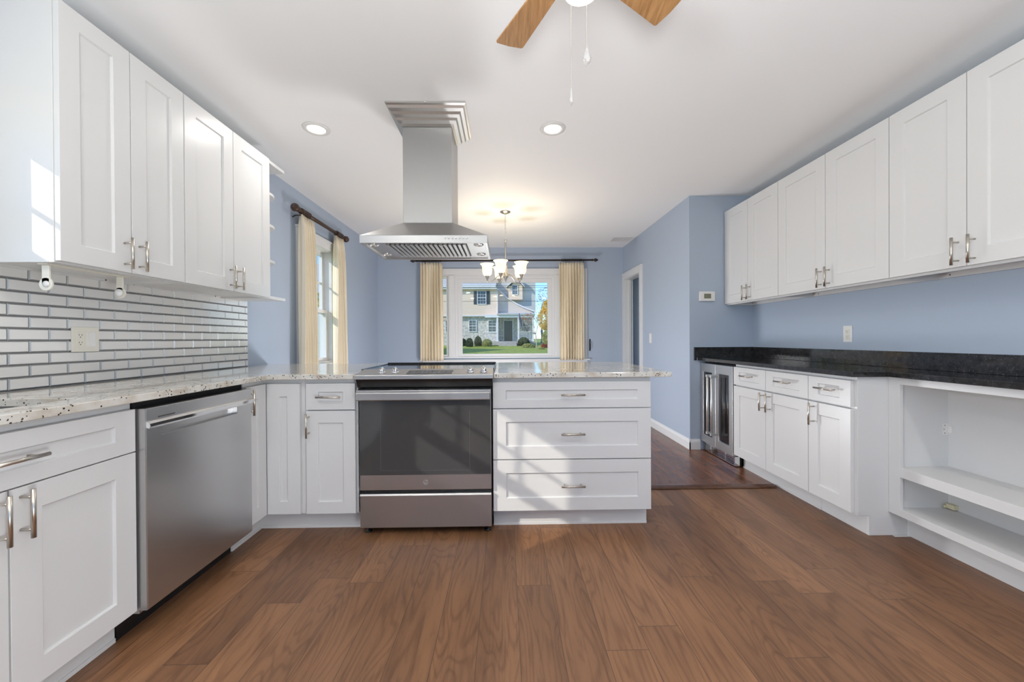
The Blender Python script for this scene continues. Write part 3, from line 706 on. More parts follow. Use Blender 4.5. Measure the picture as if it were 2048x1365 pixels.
for k in range(2):
    s_ = 1 if k else -1
    b.tube([(s_*.002+.0045*math.cos(a)*1, -.0232, s_*.001+.0045*math.sin(a)) for a in [i*.5+k*PI for i in range(10)]], .0007, 6)
b.tube([(-.008, -.0232, -.003), (-.003, -.0232, -.0062), (.003, -.0232, -.0062), (.008, -.0232, -.003)], .0006, 6)
b.xform(Matrix.Translation((-.0005, 0, .298))); b.build('round_emblem', M['chrome'], dd)
b = MB(); b.box(-w2+.005, w2-.005, -.022, 0, .043, .232); b.prism_x([(-.030, .226), (-.022, .236), (0, .236), (0, .226)], -w2+.005, w2-.005); b.build('drawer', M['steel'], t, .002)
for x in (-w2+.035, w2-.03):
    b = MB(); b.lathe([(.020, 0), (.020, .006), (.008, .008), (.008, .05)], (x, .03, 0), 16); b.build('foot', M['blackm'], t)

# ================================================================== DISHWASHER
t = thing('dishwasher', 'stainless steel dishwasher with pocket handle under the left granite counter', 'dishwasher', (XL, 1.447, 0), R90)
W = .598
b = MB(); b.box(.004, W-.004, .02, .56, .10, .882); b.build('tub', M['dark'], t)
b = MB()
# door skin with pocket opening
b.slab([.003, .068, .490, W-.003], [.112, .748, .786, .857], lambda x, z: not (.068 < x < .490 and .748 < z < .786), -.030, .0, 'y')
b.box(.066, .492, -.004, .0, .746, .788); b.build('door', M['steelv'], t, .003)
b = MB(); b.prism_x([(-.046, .790), (-.040, .782), (-.030, .786), (-.030, .806), (-.036, .808), (-.044, .802)], .003, W-.003); b.build('handle', M['chrome'], t, .001)
b = MB(); b.box(.052, .128, -.0306, -.0300, .817, .820); b.build('vent_slot', M['slot'], t)
b = MB(); b.box(.001, W-.001, .0, .03, .10, .112); b.box(0.001, .0035, -.028, .02, .112, .857); b.build('side_trim', M['steel'], t)
b = MB(); b.box(.002, W-.002, .085, .10, .0, .10); b.build('toe_panel', M['blackm'], t)

# ================================================================== WINE COOLER
t = thing('wine_cooler', 'stainless under-counter wine cooler with two narrow glass doors', 'wine cooler', (1.930, YK-.003, 0), -R90)
W = .545
b = MB(); b.slab([0, .015, W-.015, W], [.098, .112, .855, .870], lambda x, z: x < .015 or x > W-.015 or z < .112 or z > .855, .045, .50, 'y'); b.box(.015, W-.015, .48, .50, .112, .855); b.box(.01, W-.01, .06, .50, .0, .098); b.box(W/2-.012, W/2+.012, .05, .48, .112, .855)
b.build('body', M['blackm'], t)
for k in range(6):
    b = MB()
    for xa, xb in ((.018, W/2-.014), (W/2+.014, W-.018)):
        b.box(xa, xb, .060, .068, .195+k*.098, .208+k*.098)
        for i in range(6): b.box(xa+.012+i*.04, xa+.016+i*.04, .068, .44, .198+k*.098, .203+k*.098)
    b.build('rack', M['chrome'], t)
for x0, x1, hx in ((.004, W/2-.002, W/2-.036), (W/2+.002, W-.004, W/2+.036)):
    gz = (.172, .780)
    ga, gb = (x0+.055, x1-.055)
    b = MB(); b.slab([x0, ga, gb, x1], [.098, gz[0], gz[1], .862], lambda x, z: not (ga < x < gb and gz[0] < z < gz[1]), 0, .042, 'y'); d = b.build('door', M['steel'], t, .002)
    b = MB(); b.box(ga-.002, gb+.002, .012, .018, gz[0]-.002, gz[1]+.002); b.build('glass', M['coolglass'], d)
    b = MB(); b.tube([(hx, -.055, .215), (hx, -.055, .765)], .0105, 16)
    for z in (.225, .755): b.box(hx-.012, hx+.012, -.066, .0, z-.011, z+.011)
    b.build('handle', M['satin'], d)
b = MB(); b.slab([.004, .02, W-.02, W-.004], [.012, .022, .080, .092], lambda x, z: x < .02 or x > W-.02 or z < .022 or z > .080, .02, .06, 'y')
for i in range(4): b.box(.02, W-.02, .022, .030, .028+i*.0135, .0345+i*.0135)
for x in (.16, .40): b.box(x-.012, x+.012, .018, .030, .022, .082)
b.build('vent_grille', M['chrome'], t)
for x in (.03, W-.03):
    b = MB(); b.lathe([(.016, 0), (.016, .014), (.007, .015), (.007, .05)], (x, .10, 0), 12); b.build('foot', M['chrome'], t)

# ================================================================== RANGE HOOD
HX = -.484
t = thing('range_hood', 'stainless steel island range hood with tall chimney hanging over the range', 'range hood', (HX, 2.58, 0))
fx0, fx1, fy0, fy1 = -.383, .381, -.25, .245
b = MB()
b.slab([fx0, fx0+.016, fx1-.016, fx1], [fy0, fy0+.016, fy1-.016, fy1], lambda x, y: not (fx0+.016 < x < fx1-.016 and fy0+.016 < y < fy1-.016), 1.686, 1.733)
rims = (fx0, fx1, fy0, fy1); top = (-.160, .156, -.112, .196)
b.frustum(rims, 1.733, top, 1.848, True, True); b.build('canopy', M['steel'], t, .0015)
b = MB(); b.box(-.158, .153, -.110, .194, 1.848, 2.478); b.build('chimney', M['steelr'], t, .002)
b = MB(); b.box(fx0+.016, fx1-.016, fy0+.016, fy1-.016, 1.700, 1.704); up = b.build('underside_panel', M['steel'], t)
b = MB()
n = 17
for i in range(n):
    x = -.235+i*(.47/(n-1)); b.prism_y([(x-.011, 1.6885), (x+.006, 1.6885), (x+.010, 1.6990), (x-.007, 1.6990)], fy0+.065, fy1-.075)
b.build('baffle_filter', M['steel'], t, .0008)
b = MB(); b.box(-.25, .25, fy0+.06, fy1-.07, 1.6990, 1.6998); b.build('filter_gap', M['dark'], t)
for x in (-.328, .322):
    for y in (-.155, .115):
        b = MB(); b.lathe([(.030, 1.7), (.031, 1.694), (.024, 1.692), (.022, 1.697)], (x, y, 0), 24, 'z', True); rg = b.build('lamp_ring', M['chrome'], t)
        b = MB(); b.disc((x, y, 1.6965), .022, 20); b.build('lamp_lens', M['plastic'], rg)
for x in (-.10, .10):
    b = MB(); b.box(x-.003, x+.003, fy0+.045, fy0+.051, 1.680, 1.700); b.box(x-.010, x+.010, fy0+.046, fy0+.050, 1.679, 1.683); b.build('filter_latch', M['chrome'], t)
for i in range(7):
    b = MB(); b.lathe([(.0055, 0), (.0055, -.004), (.003, -.0055)], (.128+i*.0215, fy0, 1.714), 14, 'y'); b.build('button', M['chrome'], t)
# crown collar at the ceiling
b = MB()
tp = (-.216, .258, -.285, .120); bt = (-.161, .154, -.113, .120)
def lerp(f): return tuple(tp[i]+(bt[i]-tp[i])*f for i in range(4))
prof = [(0, 2.512), (0, 2.503), (.10, 2.500), (.16, 2.489), (.34, 2.487), (.42, 2.477), (.60, 2.475), (.68, 2.465), (.88, 2.463), (1, 2.455)]
for (f0, z0), (f1, z1) in zip(prof[:-1], prof[1:]):
    r0, r1 = lerp(f0), lerp(f1)
    A = [(r0[0], r0[3], z0), (r0[0], r0[2], z0), (r0[1], r0[2], z0), (r0[1], r0[3], z0)]; B = [(r1[0], r1[3], z1), (r1[0], r1[2], z1), (r1[1], r1[2], z1), (r1[1], r1[3], z1)]
    for i in range(3): b.quad(A[i], A[i+1], B[i+1], B[i])
bmesh.ops.remove_doubles(b.bm, verts=b.bm.verts, dist=1e-5)
o = b.build('crown_collar', M['steelc'], t); md = o.modifiers.new('thick', 'SOLIDIFY'); md.thickness = .002
b = MB(); b.lathe([(.006, -.286), (.006, -.289), (.003, -.291)], (.02, 0, 2.5075), 12, 'y'); b.build('screw', M['chrome'], o)

# ================================================================== LIGHT FIXTURES
# ceiling fan with light kit and two pull chains
FC = (.225, 1.17)
t = thing('ceiling_fan', 'ceiling fan with light brown wooden blades, glass light and two crystal pull chains', 'ceiling fan', (FC[0], FC[1], 0))
b = MB(); b.lathe([(.001, 2.512), (.065, 2.512), (.062, 2.49), (.030, 2.455), (.014, 2.45), (.014, 2.40)], (0, 0, 0), 28); b.build('canopy', M['nickel'], t)
b = MB(); b.lathe([(.014, 2.41), (.05, 2.40), (.085, 2.375), (.092, 2.33), (.088, 2.295), (.06, 2.268), (.045, 2.262), (.045, 2.225), (.052, 2.215), (.001, 2.213)], (0, 0, 0), 32); b.build('motor', M['nickel'], t)
for k, ang in enumerate((117.8, 30.4, -60.6, 209.4)):
    a = math.radians(ang); R_ = Matrix.Rotation(a, 4, 'Z')
    pt = Matrix.Rotation(math.radians(-9), 4, 'X'); base = Matrix.Translation((0, 0, 2.282))
    b = MB()
    r1, r0 = .432, .115
    pts = [(r0, -.040), (r0+.02, -.044), (r1-.006, -.061), (r1, -.056), (r1+.004, 0), (r1, .056), (r1-.006, .061), (r0+.02, .044), (r0, .040)]
    b.prism(pts, -.003, .003); b.xform(R_ @ base @ pt)
    bl = b.build('blade', M['bladew'], t, .0012)
    b = MB(); b.box(.075, .175, -.012, .012, -.010, -.0035); b.box(.135, .180, -.030, .030, -.007, -.0035); b.xform(R_ @ base @ pt); b.build('blade_iron', M['nickel'], bl)
b = MB(); b.lathe([(.022, 2.234), (.034, 2.226), (.041, 2.208), (.045, 2.188), (.051, 2.168), (.0535, 2.158), (.052, 2.155), (.001, 2.154)], (.012, 0, 0), 32, 'z', True); b.build('lamp_shade', M['white_glow'], t)
def chain(x, y, z0, z1, r=.0014):
    b = MB(); n = int((z0-z1)/.0036)
    for i in range(n):
        z = z0-(i+.5)*(z0-z1)/n
        b.lathe([(.0001, z-r*1.1), (r, z-r*.5), (r, z+r*.5), (.0001, z+r*1.1)], (x, y, 0), 5)
    return b.build('pull_chain', M['nickel'], t)
def crystal(x, y, z0, z1, r, par, flat=1.0, rot=0.0):
    b = MB(); h = z0-z1; seg = 8
    b.lathe([(.0006, z0), (r*.45, z0-h*.18), (r, z0-h*.58), (r*.72, z0-h*.80), (.0006, z1)], (0, 0, 0), seg)
    for f in b.bm.faces: f.smooth = False
    b.xform(Matrix.Translation((x, y, 0)) @ Matrix.Rotation(rot, 4, 'Z') @ Matrix.Diagonal((1, flat, 1, 1)))
    b.build('crystal', M['crystal'], par)
c1 = chain(.020, -.035, 2.24, 1.962); crystal(.020, -.035, 1.962, 1.906, .0125, c1, .55)
c2 = chain(-.031, -.060, 2.24, 1.826); crystal(-.031, -.060, 1.826, 1.774, .0055, c2, .8)

# recessed lights: the pair by the hood, the rest unseen and added for brightness
CAN = [(-1.245, 2.60), (.325, 2.585), (-1.1, .35), (1.35, .35), (1.35, -1.2), (-1.1, -1.2)]
for i, (x, y) in enumerate(CAN):
    lbl = ['round white recessed ceiling light, left of the range hood', 'round white recessed ceiling light, right of the range hood'][i] if i < 2 else 'round white recessed ceiling light added for brightness behind the viewpoint'
    t = thing('recessed_light', lbl, 'ceiling light', (x, y, H), 0, 'recessed lights in the kitchen ceiling')
    b = MB(); b.lathe([(.056, -.0005), (.086, -.0005), (.083, -.006), (.060, -.009), (.056, -.004)], (0, 0, 0), 36, 'z', True); b.build('trim_ring', M['plastic'], t)
    b = MB(); b.disc((0, 0, -.003), .057, 32); b.build('lens', M['can_glow'], t)
    lamp('recessed_lamp', (0, 0, -.012), 3.5 if i < 2 else 8.0, (1, .97, .92), kind='AREA', parent=t, size=.11)

# chandelier
t = thing('chandelier', 'brushed nickel chandelier with five lit frosted bell shades in the dining area', 'chandelier', (.010, 4.276, 0))
b = MB(); b.lathe([(.001, H-.001), (.060, H-.001), (.057, H-.008), (.030, H-.020), (.012, H-.026), (.001, H-.03)], (0, 0, 0), 28); b.build('canopy', M['nickel'], t)
b = MB(); z = 2.484; i = 0
while z > 2.215:
    ca, sa = (1, 0) if i % 2 else (0, 1)
    b.tube([(ca*.0065*math.cos(q), sa*.0065*math.cos(q), z-.012+.0135*math.sin(q)) for q in [2*PI*k/10 for k in range(11)]], .0015, 6, False); z -= .0215; i += 1
b.tube([(.013*math.cos(q), 0, 2.200+.013*math.sin(q)) for q in [2*PI*k/16 for k in range(17)]], .0026, 8, False); b.build('chain', M['nickel'], t)
b = MB(); b.lathe([(.003, 2.188), (.010, 2.184), (.012, 2.172), (.0095, 2.165), (.0095, 1.965), (.012, 1.955), (.014, 1.93), (.018, 1.88), (.026, 1.845), (.029, 1.825), (.024, 1.812), (.032, 1.806), (.032, 1.796), (.016, 1.780), (.010, 1.760), (.005, 1.745), (.001, 1.738)], (0, 0, 0), 24); b.build('column', M['nickel'], t)
for k, ang in enumerate((-105, -33, 39, 111, 183)):
    a = math.radians(ang); R_ = Matrix.Rotation(a, 4, 'Z')
    pts = [(.025, 0, 1.812), (.055, 0, 1.818), (.085, 0, 1.803), (.12, 0, 1.770), (.155, 0, 1.748), (.185, 0, 1.744), (.20, 0, 1.755), (.203, 0, 1.775)]
    b = MB(); b.tube(pts, .0048, 10); b.lathe([(.001, 1.737), (.006, 1.742), (.005, 1.752), (.012, 1.770), (.022, 1.793), (.026, 1.800), (.024, 1.806), (.001, 1.807)], (.203, 0, 0), 18); b.xform(R_); ar = b.build('arm', M['nickel'], t)
    b = MB(); b.lathe([(.018, 1.803), (.033, 1.806), (.047, 1.822), (.053, 1.850), (.054, 1.885), (.058, 1.910), (.070, 1.928), (.079, 1.934), (.077, 1.936), (.067, 1.931), (.055, 1.912), (.051, 1.885), (.050, 1.850), (.044, 1.824), (.030, 1.809)], (.203, 0, 0), 30, 'z', True); b.xform(R_); b.build('lamp_shade', M['shadeglass'], ar)
    b = MB(); b.lathe([(.010, 1.81), (.012, 1.83), (.022, 1.86), (.024, 1.88), (.016, 1.902), (.001, 1.908)], (.203, 0, 0), 16); b.xform(R_); b.build('bulb', M['white_glow'], ar)
    v = R_ @ Vector((.203, 0, 1.925)); lamp('candle_lamp', tuple(v), 1.5, (1, .84, .62), .045, parent=t)

# ================================================================== CURTAINS AND RODS
def curtain(name, label, origin, along, outw, wt, wb, z0, z1, n, group, flare=0.0, seed=0):
    """hanging pleated panel. along: unit vector of width; outw: unit vector into the room"""
    rnd = random.Random(seed); b = MB(); A, O = Vector(along), Vector(outw); C = Vector(origin)
    nu, nv = n*14, 26; grid = []
    ph = [rnd.uniform(-.5, .5) for _ in range(n+2)]; am = [rnd.uniform(.75, 1.2) for _ in range(n+2)]
    for j in range(nv+1):
        f = j/nv; z = z1+(z0-z1)*f; row = []
        w = wt+(wb-wt)*min(1, f*1.3)**1.2
        pinch = 1-math.exp(-f*16)
        for i in range(nu+1):
            u = i/nu; k = min(n-1, int(u*n)); fr = u*n-k
            amp = (.020+.024*pinch)*(am[k]*(1-fr)+am[k+1]*fr)
            q = 2*PI*u*n+ph[k]*(1-fr)*f+ph[k+1]*fr*f
            off = amp*math.sin(q)*(.75+.25*math.cos(f*3+k))+.004*math.sin(q*3+f*4)*(1-f)
            x = (u-.5)*w+.010*math.cos(q)*pinch*.6+flare*f*(u)
            row.append(b.bm.verts.new(C+A*x+O*(off+.02*f)+Vector((0, 0, z))))
        grid.append(row)
    for j in range(nv):
        for i in range(nu):
            fc = b._f([grid[j][i], grid[j][i+1], grid[j+1][i+1], grid[j+1][i]])
            if fc: fc.smooth = True
    o = b.build(name, M['curtain'])
    md = o.modifiers.new('thick', 'SOLIDIFY'); md.thickness = .0022; md.offset = 0
    return tag(o, label, 'curtain', group)
curtain('curtain', 'cream pleated curtain at the left side of the picture window', (-1.105, 5.852, 0), (1, 0, 0), (0, -1, 0), .325, .345, .785, 2.262, 8, 'cream curtains of the picture window', seed=1)
curtain('curtain', 'cream pleated curtain at the right side of the picture window', (1.005, 5.852, 0), (1, 0, 0), (0, -1, 0), .375, .365, .785, 2.262, 9, 'cream curtains of the picture window', seed=2)
curtain('curtain', 'long cream curtain at the near side of the left wall window', (-1.868, 3.700, 0), (0, 1, 0), (1, 0, 0), .24, .33, .03, 2.262, 8, 'long cream curtains of the left wall window', seed=3)
curtain('curtain', 'long cream curtain at the far side of the left wall window', (-1.868, 4.405, 0), (0, 1, 0), (1, 0, 0), .20, .36, .03, 2.262, 8, 'long cream curtains of the left wall window', seed=4)
def rod_thing(label, p0, p1, wall_dir, rings, r, wood, fin):
    t = thing('curtain_rod', label, 'curtain rod', (0, 0, 0)); A = Vector(p0); Bv = Vector(p1); d = (Bv-A).normalized()
    b = MB(); b.tube([A, Bv], r, 16); b.build('pole', M[wood], t)
    for e, s_ in ((A, -1), (Bv, 1)):
        prof = [(r*.9, -.004), (r*1.35, 0), (r*1.35, .008), (r*.8, .012), (r*.8, .02), (r*1.5, .032), (r*1.95, .05), (r*1.75, .066), (r*1.0, .082), (r*.55, .09), (r*.6, .096), (r*.001, .102)]
        prof = [(a_, h_*fin) for a_, h_ in prof]
        b = MB(); b.lathe(prof, (0, 0, 0), 20); b.xform(Matrix.Translation(e) @ (d*s_).to_track_quat('Z', 'Y').to_matrix().to_4x4()); b.build('finial', M[wood], t)
    for q in (.05, .95):
        P_ = A.lerp(Bv, q); W_ = Vector(wall_dir)
        b = MB(); b.tube([P_+Vector((0, 0, -r)), P_+Vector((0, 0, -r-.02)), P_+W_*.6+Vector((0, 0, -r-.02)), P_+W_+Vector((0, 0, -r-.035))], .005, 8); b.build('bracket', M['bronze'], t)
    for q in rings:
        P_ = A+d*q; b = MB()
        Rm = d.to_track_quat('Z', 'Y').to_matrix().to_4x4()
        b.lathe([(r*1.15, -.004), (r*1.55, -.004), (r*1.55, .004), (r*1.15, .004), (r*1.15, -.004)], (0, 0, 0), 18, 'z', True); b.xform(Matrix.Translation(P_) @ Rm); b.build('ring', M[wood], t)
    return t
rod_thing('slim dark curtain rod with rings across the picture window', (-1.33, 5.850, 2.292), (1.33, 5.850, 2.300), (0, .09, 0), [.085+i*.028 for i in range(11)]+[2.20+i*.026 for i in range(12)], .0135, 'bronze', .9)
rod_thing('thick dark brown wooden curtain rod on the left wall', (-1.862, 3.53, 2.292), (-1.862, 4.535, 2.292), (-.078, 0, 0), [.06+i*.022 for i in range(7)]+[.80+i*.022 for i in range(7)], .019, 'rod', .95)

# ================================================================== SMALL FITTINGS
def plate(name, label, cat, build, M_=None, loc=(0, 0, 0), rz=0):
    t = thing(name, label, cat, loc, rz); build(t); return t
def duplex(t, x, z0):
    for dz in (-.0195, .0195):
        b = MB(); b.box(x-.0165, x+.0165, -.0085, -.004, z0+dz-.014, z0+dz+.014); o = b.build('socket', M['cream'], t, .002)
        b = MB(); b.box(x-.0075, x-.0055, -.0088, -.0083, z0+dz-.001, z0+dz+.007); b.box(x+.0055, x+.0075, -.0088, -.0083, z0+dz-.001, z0+dz+.006); b.box(x-.002, x+.002, -.0088, -.0083, z0+dz-.009, z0+dz-.005); b.build('slots', M['slot'], o)
t = thing('outlet_plate', 'two-gang plate with power outlet and switch on the tiled left backsplash', 'outlet', (WL+.0095, 1.813, 0), R90)
b = MB(); b.box(-.058, .058, -.005, 0, 1.060, 1.173); b.build('plate', M['cream'], t, .0015)
b = MB(); b.box(-.041, -.007, -.0075, -.004, 1.083, 1.150); rr_ = b.build('outlet_insert', M['cream'], t, .001)
b = MB()
for dz in (-.017, .017):
    for x in (-.031, -.019): b.box(x-.001, x+.001, -.0079, -.0073, 1.1165+dz, 1.1235+dz)
    b.box(-.027, -.023, -.0079, -.0073, 1.108+dz, 1.112+dz)
b.build('slots', M['slot'], rr_)
b = MB(); b.box(.007, .041, -.0075, -.004, 1.083, 1.150); b.build('rocker_switch', M['plastic'], t, .001)
t = thing('outlet_plate', 'single white power outlet above the black counter on the right wall', 'outlet', (WRK-.0005, 2.733, 0), -R90)
b = MB(); b.box(-.036, .036, -.005, 0, 1.070, 1.188); b.build('plate', M['plastic'], t, .0015); duplex(t, 0, 1.129)
t = thing('light_switch', 'white light switch on the right blue wall near the doorway', 'switch', (WRD-.0005, 4.823, 0), -R90)
b = MB(); b.box(-.036, .036, -.006, 0, 1.048, 1.168); b.build('plate', M['plastic'], t, .0015); b = MB(); b.box(-.016, .016, -.011, -.005, 1.075, 1.142); b.build('rocker_switch', M['plastic'], t, .001)
t = thing('thermostat', 'white wall thermostat with a small grey screen beside the right wall cabinets', 'thermostat', (1.993, YK-.0005, 0))
b = MB(); b.box(-.074, .074, -.026, 0, 1.470, 1.564); b.build('case', M['plastic'], t, .003); b = MB(); b.box(-.034, .034, -.0265, -.0255, 1.495, 1.542); b.build('screen', M['lcd'], t)
t = thing('ceiling_vent', 'white slotted air vent in the far right of the dining ceiling', 'vent', (1.66, 5.445, H))
b = MB(); b.slab([-.15, -.125, .125, .15], [-.135, -.105, .105, .135], lambda x, y: not (abs(x) < .125 and abs(y) < .105), -.008, -.0005, 'z'); b.build('frame', M['plastic'], t, .001)
b = MB(); b.box(-.125, .125, -.105, .105, -.0012, -.0006); b.build('dark_backing', M['slot'], t)
for i in range(13):
    x = -.115+i*.0192; b = MB(); b.quad((x, -.104, -.002), (x+.010, -.104, -.007), (x+.010, .104, -.007), (x, .104, -.002)); o = b.build('slat', M['plastic'], t); md = o.modifiers.new('t', 'SOLIDIFY'); md.thickness = .001
t = thing('ceiling_hook', 'small white hook screwed into the dining ceiling behind the hood chimney', 'hook', (-.55, 4.30, H))
b = MB(); b.lathe([(.001, -.0005), (.022, -.0005), (.020, -.010), (.006, -.016), (.001, -.018)], (0, 0, 0), 18); b.build('base', M['cream'], t)
b = MB(); b.tube([(0, 0, -.015), (0, 0, -.05), (.012, 0, -.065), (.024, 0, -.055), (.025, 0, -.04)], .003, 8); b.build('hook', M['plastic'], t)
# paper towel holder under the cabinet
t = thing('paper_towel_holder', 'empty white plastic paper towel holder under the nearest left wall cabinet', 'paper towel holder', (-1.68, 1.45, 0))
b = MB(); b.box(-.018, .018, -.012, .300, 1.3885, 1.3935); b.build('base_bar', M['cream'], t, .001)
for y, s_ in ((.0, 1), (.272, -1)):
    b = MB(); b.box(-.0135, .0135, y-.003, y+.003, 1.318, 1.388); b.prism_y([(.024*math.cos(q), 1.318+.024*math.sin(q)) for q in [2*PI*k/24 for k in range(24)]], y-.003, y+.003)
    o = b.build('arm', M['cream'], t, .001)
    b = MB(); b.lathe([(.017, y+s_*.003), (.016, y+s_*.010), (.008, y+s_*.014), (.001, y+s_*.015)], (0, 0, 1.318), 20, 'y'); b.lathe([(.012, y-s_*.003), (.011, y-s_*.007), (.001, y-s_*.008)], (.004, 0, 1.318), 18, 'y'); b.build('end_cap', M['plastic'], o)

# ================================================================== OUTDOORS
HY = 41.0; K = 1.8636
def hx(x): return x*K
def hz(z): return 1.106+(z-1.106)*K
# ground: gentle rise towards the house over the street
b = MB()
ys = [6.10, 12, 18, 24, 30, 36, 39, 60, 110]; zs = [-.35, -.30, -.05, .15, .22, .30, .45, .7, 1.2]
for i in range(len(ys)-1):
    b.quad((-60, ys[i], zs[i]), (60, ys[i], zs[i]), (60, ys[i+1], zs[i+1]), (-60, ys[i+1], zs[i+1]))
b.quad((-60, -40, -.45), (60, -40, -.45), (60, 6.10, -.35), (-60, 6.10, -.35))
bmesh.ops.remove_doubles(b.bm, verts=b.bm.verts, dist=1e-4)
o = b.build('lawn_ground', M['grass']); o['kind'] = 'structure'
t = thing('house', 'two-storey beige house with grey roof, dormer and white front porch across the lawn', 'house', (0, HY, 0))
# upper storey of left block (projects 0.4 m)
def wall(nm, pts, y0, y1, m): b = MB(); b.prism_y([(hx(x), hz(z)) for x, z in pts], y0, y1); return b.build(nm, M[m], t)
wall('upper_wall', [(-6.5, 2.43), (-.42, 2.43), (-.42, 3.93), (-6.5, 3.93)], -.4, 7, 'siding')
wall('lower_wall', [(-6.5, .3), (-.45, .3), (-.45, 2.43), (-6.5, 2.43)], .0, 7, 'stone')
wall('porch_wall', [(-.46, .9), (1.6, .9), (1.6, 2.47), (-.46, 2.47)], 1.6, 7, 'stone')
wall('gable_wall', [(-.42, 2.45), (1.60, 2.45), (1.60, 2.66), (1.05, 2.92), (.60, 3.14), (.14, 3.43), (-.42, 3.98)], .25, 7, 'siding2')
b = MB(); b.box(hx(-6.5), hx(-.40), -.48, -.38, hz(2.40), hz(2.46)); b.box(hx(-.44), hx(-.40), -.46, -.40, hz(2.43), hz(3.93)); b.build('white_trim', M['extwhite'], t)
b = MB(); b.prism_x([(-.9, hz(3.93)), (-.9, hz(4.12)), (3.0, hz(5.3)), (6.8, hz(4.12)), (6.8, hz(3.93))], hx(-6.6), hx(-.48)); b.build('left_roof', M['shingle'], t)
b = MB(); b.box(hx(-6.6), hx(-.50), -.98, -.90, hz(4.0), hz(4.13)); b.box(hx(-6.6), hx(-.44), -.92, -.40, hz(3.91), hz(3.935)); b.build('gutter', M['extwhite'], t)
# right wing: roof slope facing the viewer, with swooping rake board
prf = [(-.95, 4.42), (-.42, 4.02), (.14, 3.49), (.60, 3.19), (1.05, 2.97), (1.76, 2.70)]
b = MB(); b.prism_y([(hx(x), hz(z)) for x, z in prf]+[(hx(x), hz(z-.075)) for x, z in prf[::-1]], -.02, .22); b.build('rake_board', M['extwhite'], t)
b = MB(); b.prism_y([(hx(x), hz(z+.005)) for x, z in prf]+[(hx(1.76), hz(4.55)), (hx(-.95), hz(4.9))], .5, 7.0); b.build('right_roof', M['shingle'], t)
# dormer
dw = MB(); dw.prism_y([(hx(.20), hz(3.35)), (hx(1.0), hz(3.35)), (hx(1.0), hz(4.13)), (hx(.66), hz(4.42)), (hx(.32), hz(4.13)), (hx(.20), hz(4.13))], -.15, 3); do = dw.build('dormer', M['siding'], t)
b = MB()
b.prism_y([(hx(.10), hz(4.06)), (hx(.66), hz(4.55)), (hx(1.10), hz(4.06)), (hx(1.10), hz(4.13)), (hx(.66), hz(4.66)), (hx(.10), hz(4.13))], -.5, 3.2); b.build('dormer_roof', M['shingle'], do)
b = MB(); b.prism_y([(hx(.10), hz(4.03)), (hx(.66), hz(4.51)), (hx(1.10), hz(4.03)), (hx(1.10), hz(4.07)), (hx(.66), hz(4.56)), (hx(.10), hz(4.07))], -.56, -.48); b.build('dormer_trim', M['extwhite'], do)
def hwin(x0, x1, z0, z1, y, par, shut=0.0, cols=3):
    X0, X1, Z0, Z1 = hx(x0), hx(x1), hz(z0), hz(z1); fr = .07
    b = MB(); b.slab([X0-fr, X0, X1, X1+fr], [Z0-fr, Z0, Z1, Z1+fr], lambda x, z: not (X0 < x < X1 and Z0 < z < Z1), y-.08, y+.02, 'y'); zm = (Z0+Z1)/2; b.box(X0, X1, y-.05, y-.01, zm-.03, zm+.03)
    for i in range(1, cols): b.box(X0+(X1-X0)*i/cols-.009, X0+(X1-X0)*i/cols+.009, y-.045, y-.01, Z0, Z1)
    for q in (.25, .75): b.box(X0, X1, y-.045, y-.01, Z0+(Z1-Z0)*q-.012, Z0+(Z1-Z0)*q+.012)
    o = b.build('house_window', M['extwhite'], par)
    b = MB(); b.box(X0, X1, y-.02, y-.005, Z0, Z1); b.build('pane', M['extpane'], o)
    if shut:
        for a, c in ((X0-fr-shut, X0-fr-.02), (X1+fr+.02, X1+fr+shut)):
            b = MB(); b.box(a, c, y-.05, y, Z0-fr*.5, Z1+fr*.5)
            for i in range(9): zz = Z0+(Z1-Z0)*(i+.5)/9; b.box(a+.04, c-.04, y-.065, y-.05, zz-.03, zz+.03)
            b.build('shutter', M['shutter'], o)
    return o
hwin(-1.52, -1.08, 3.10, 3.80, -.41, t, .36); hwin(-3.05, -2.62, 3.10, 3.80, -.41, t, .0); hwin(.43, .70, 3.66, 4.12, -.16, do)
hwin(-2.02, -1.65, 1.56, 2.18, -.02, t, 0, 2); hwin(-3.35, -2.9, 1.56, 2.18, -.02, t, 0, 2)
hwin(-.93, -.52, 1.52, 2.17, -.02, t, 0, 2); hwin(1.05, 1.45, 1.52, 2.17, 1.58, t, 0, 2)
# porch
b = MB(); b.box(hx(-1.07), hx(1.62), -1.6, 1.6, hz(.78), hz(.99)); b.build('porch_floor', M['concrete'], t)
b = MB(); b.box(hx(-.34), hx(.62), -2.2, -1.6, hz(.70), hz(.92)); b.box(hx(-.34), hx(.62), -2.6, -2.2, hz(.62), hz(.83)); b.build('porch_step', M['concrete'], t)
b = MB(); b.box(hx(-1.1), hx(1.62), -1.55, -1.25, hz(2.30), hz(2.46)); b.box(hx(-1.1), hx(1.62), -1.25, .0, hz(2.42), hz(2.47)); b.build('porch_beam', M['extwhite'], t)
b = MB(); b.prism_x([(-1.75, hz(2.44)), (-1.75, hz(2.47)), (.27, hz(2.62)), (.27, hz(2.44))], hx(-.44), hx(1.66)); b.build('porch_roof', M['shingle'], t)
for x in (-.42, .735, 1.53):
    b = MB(); b.box(hx(x)-.09, hx(x)+.09, -1.5, -1.32, hz(.98), hz(2.31)); b.box(hx(x)-.13, hx(x)+.13, -1.54, -1.28, hz(.98), hz(1.04)); b.build('porch_post', M['extwhite'], t)
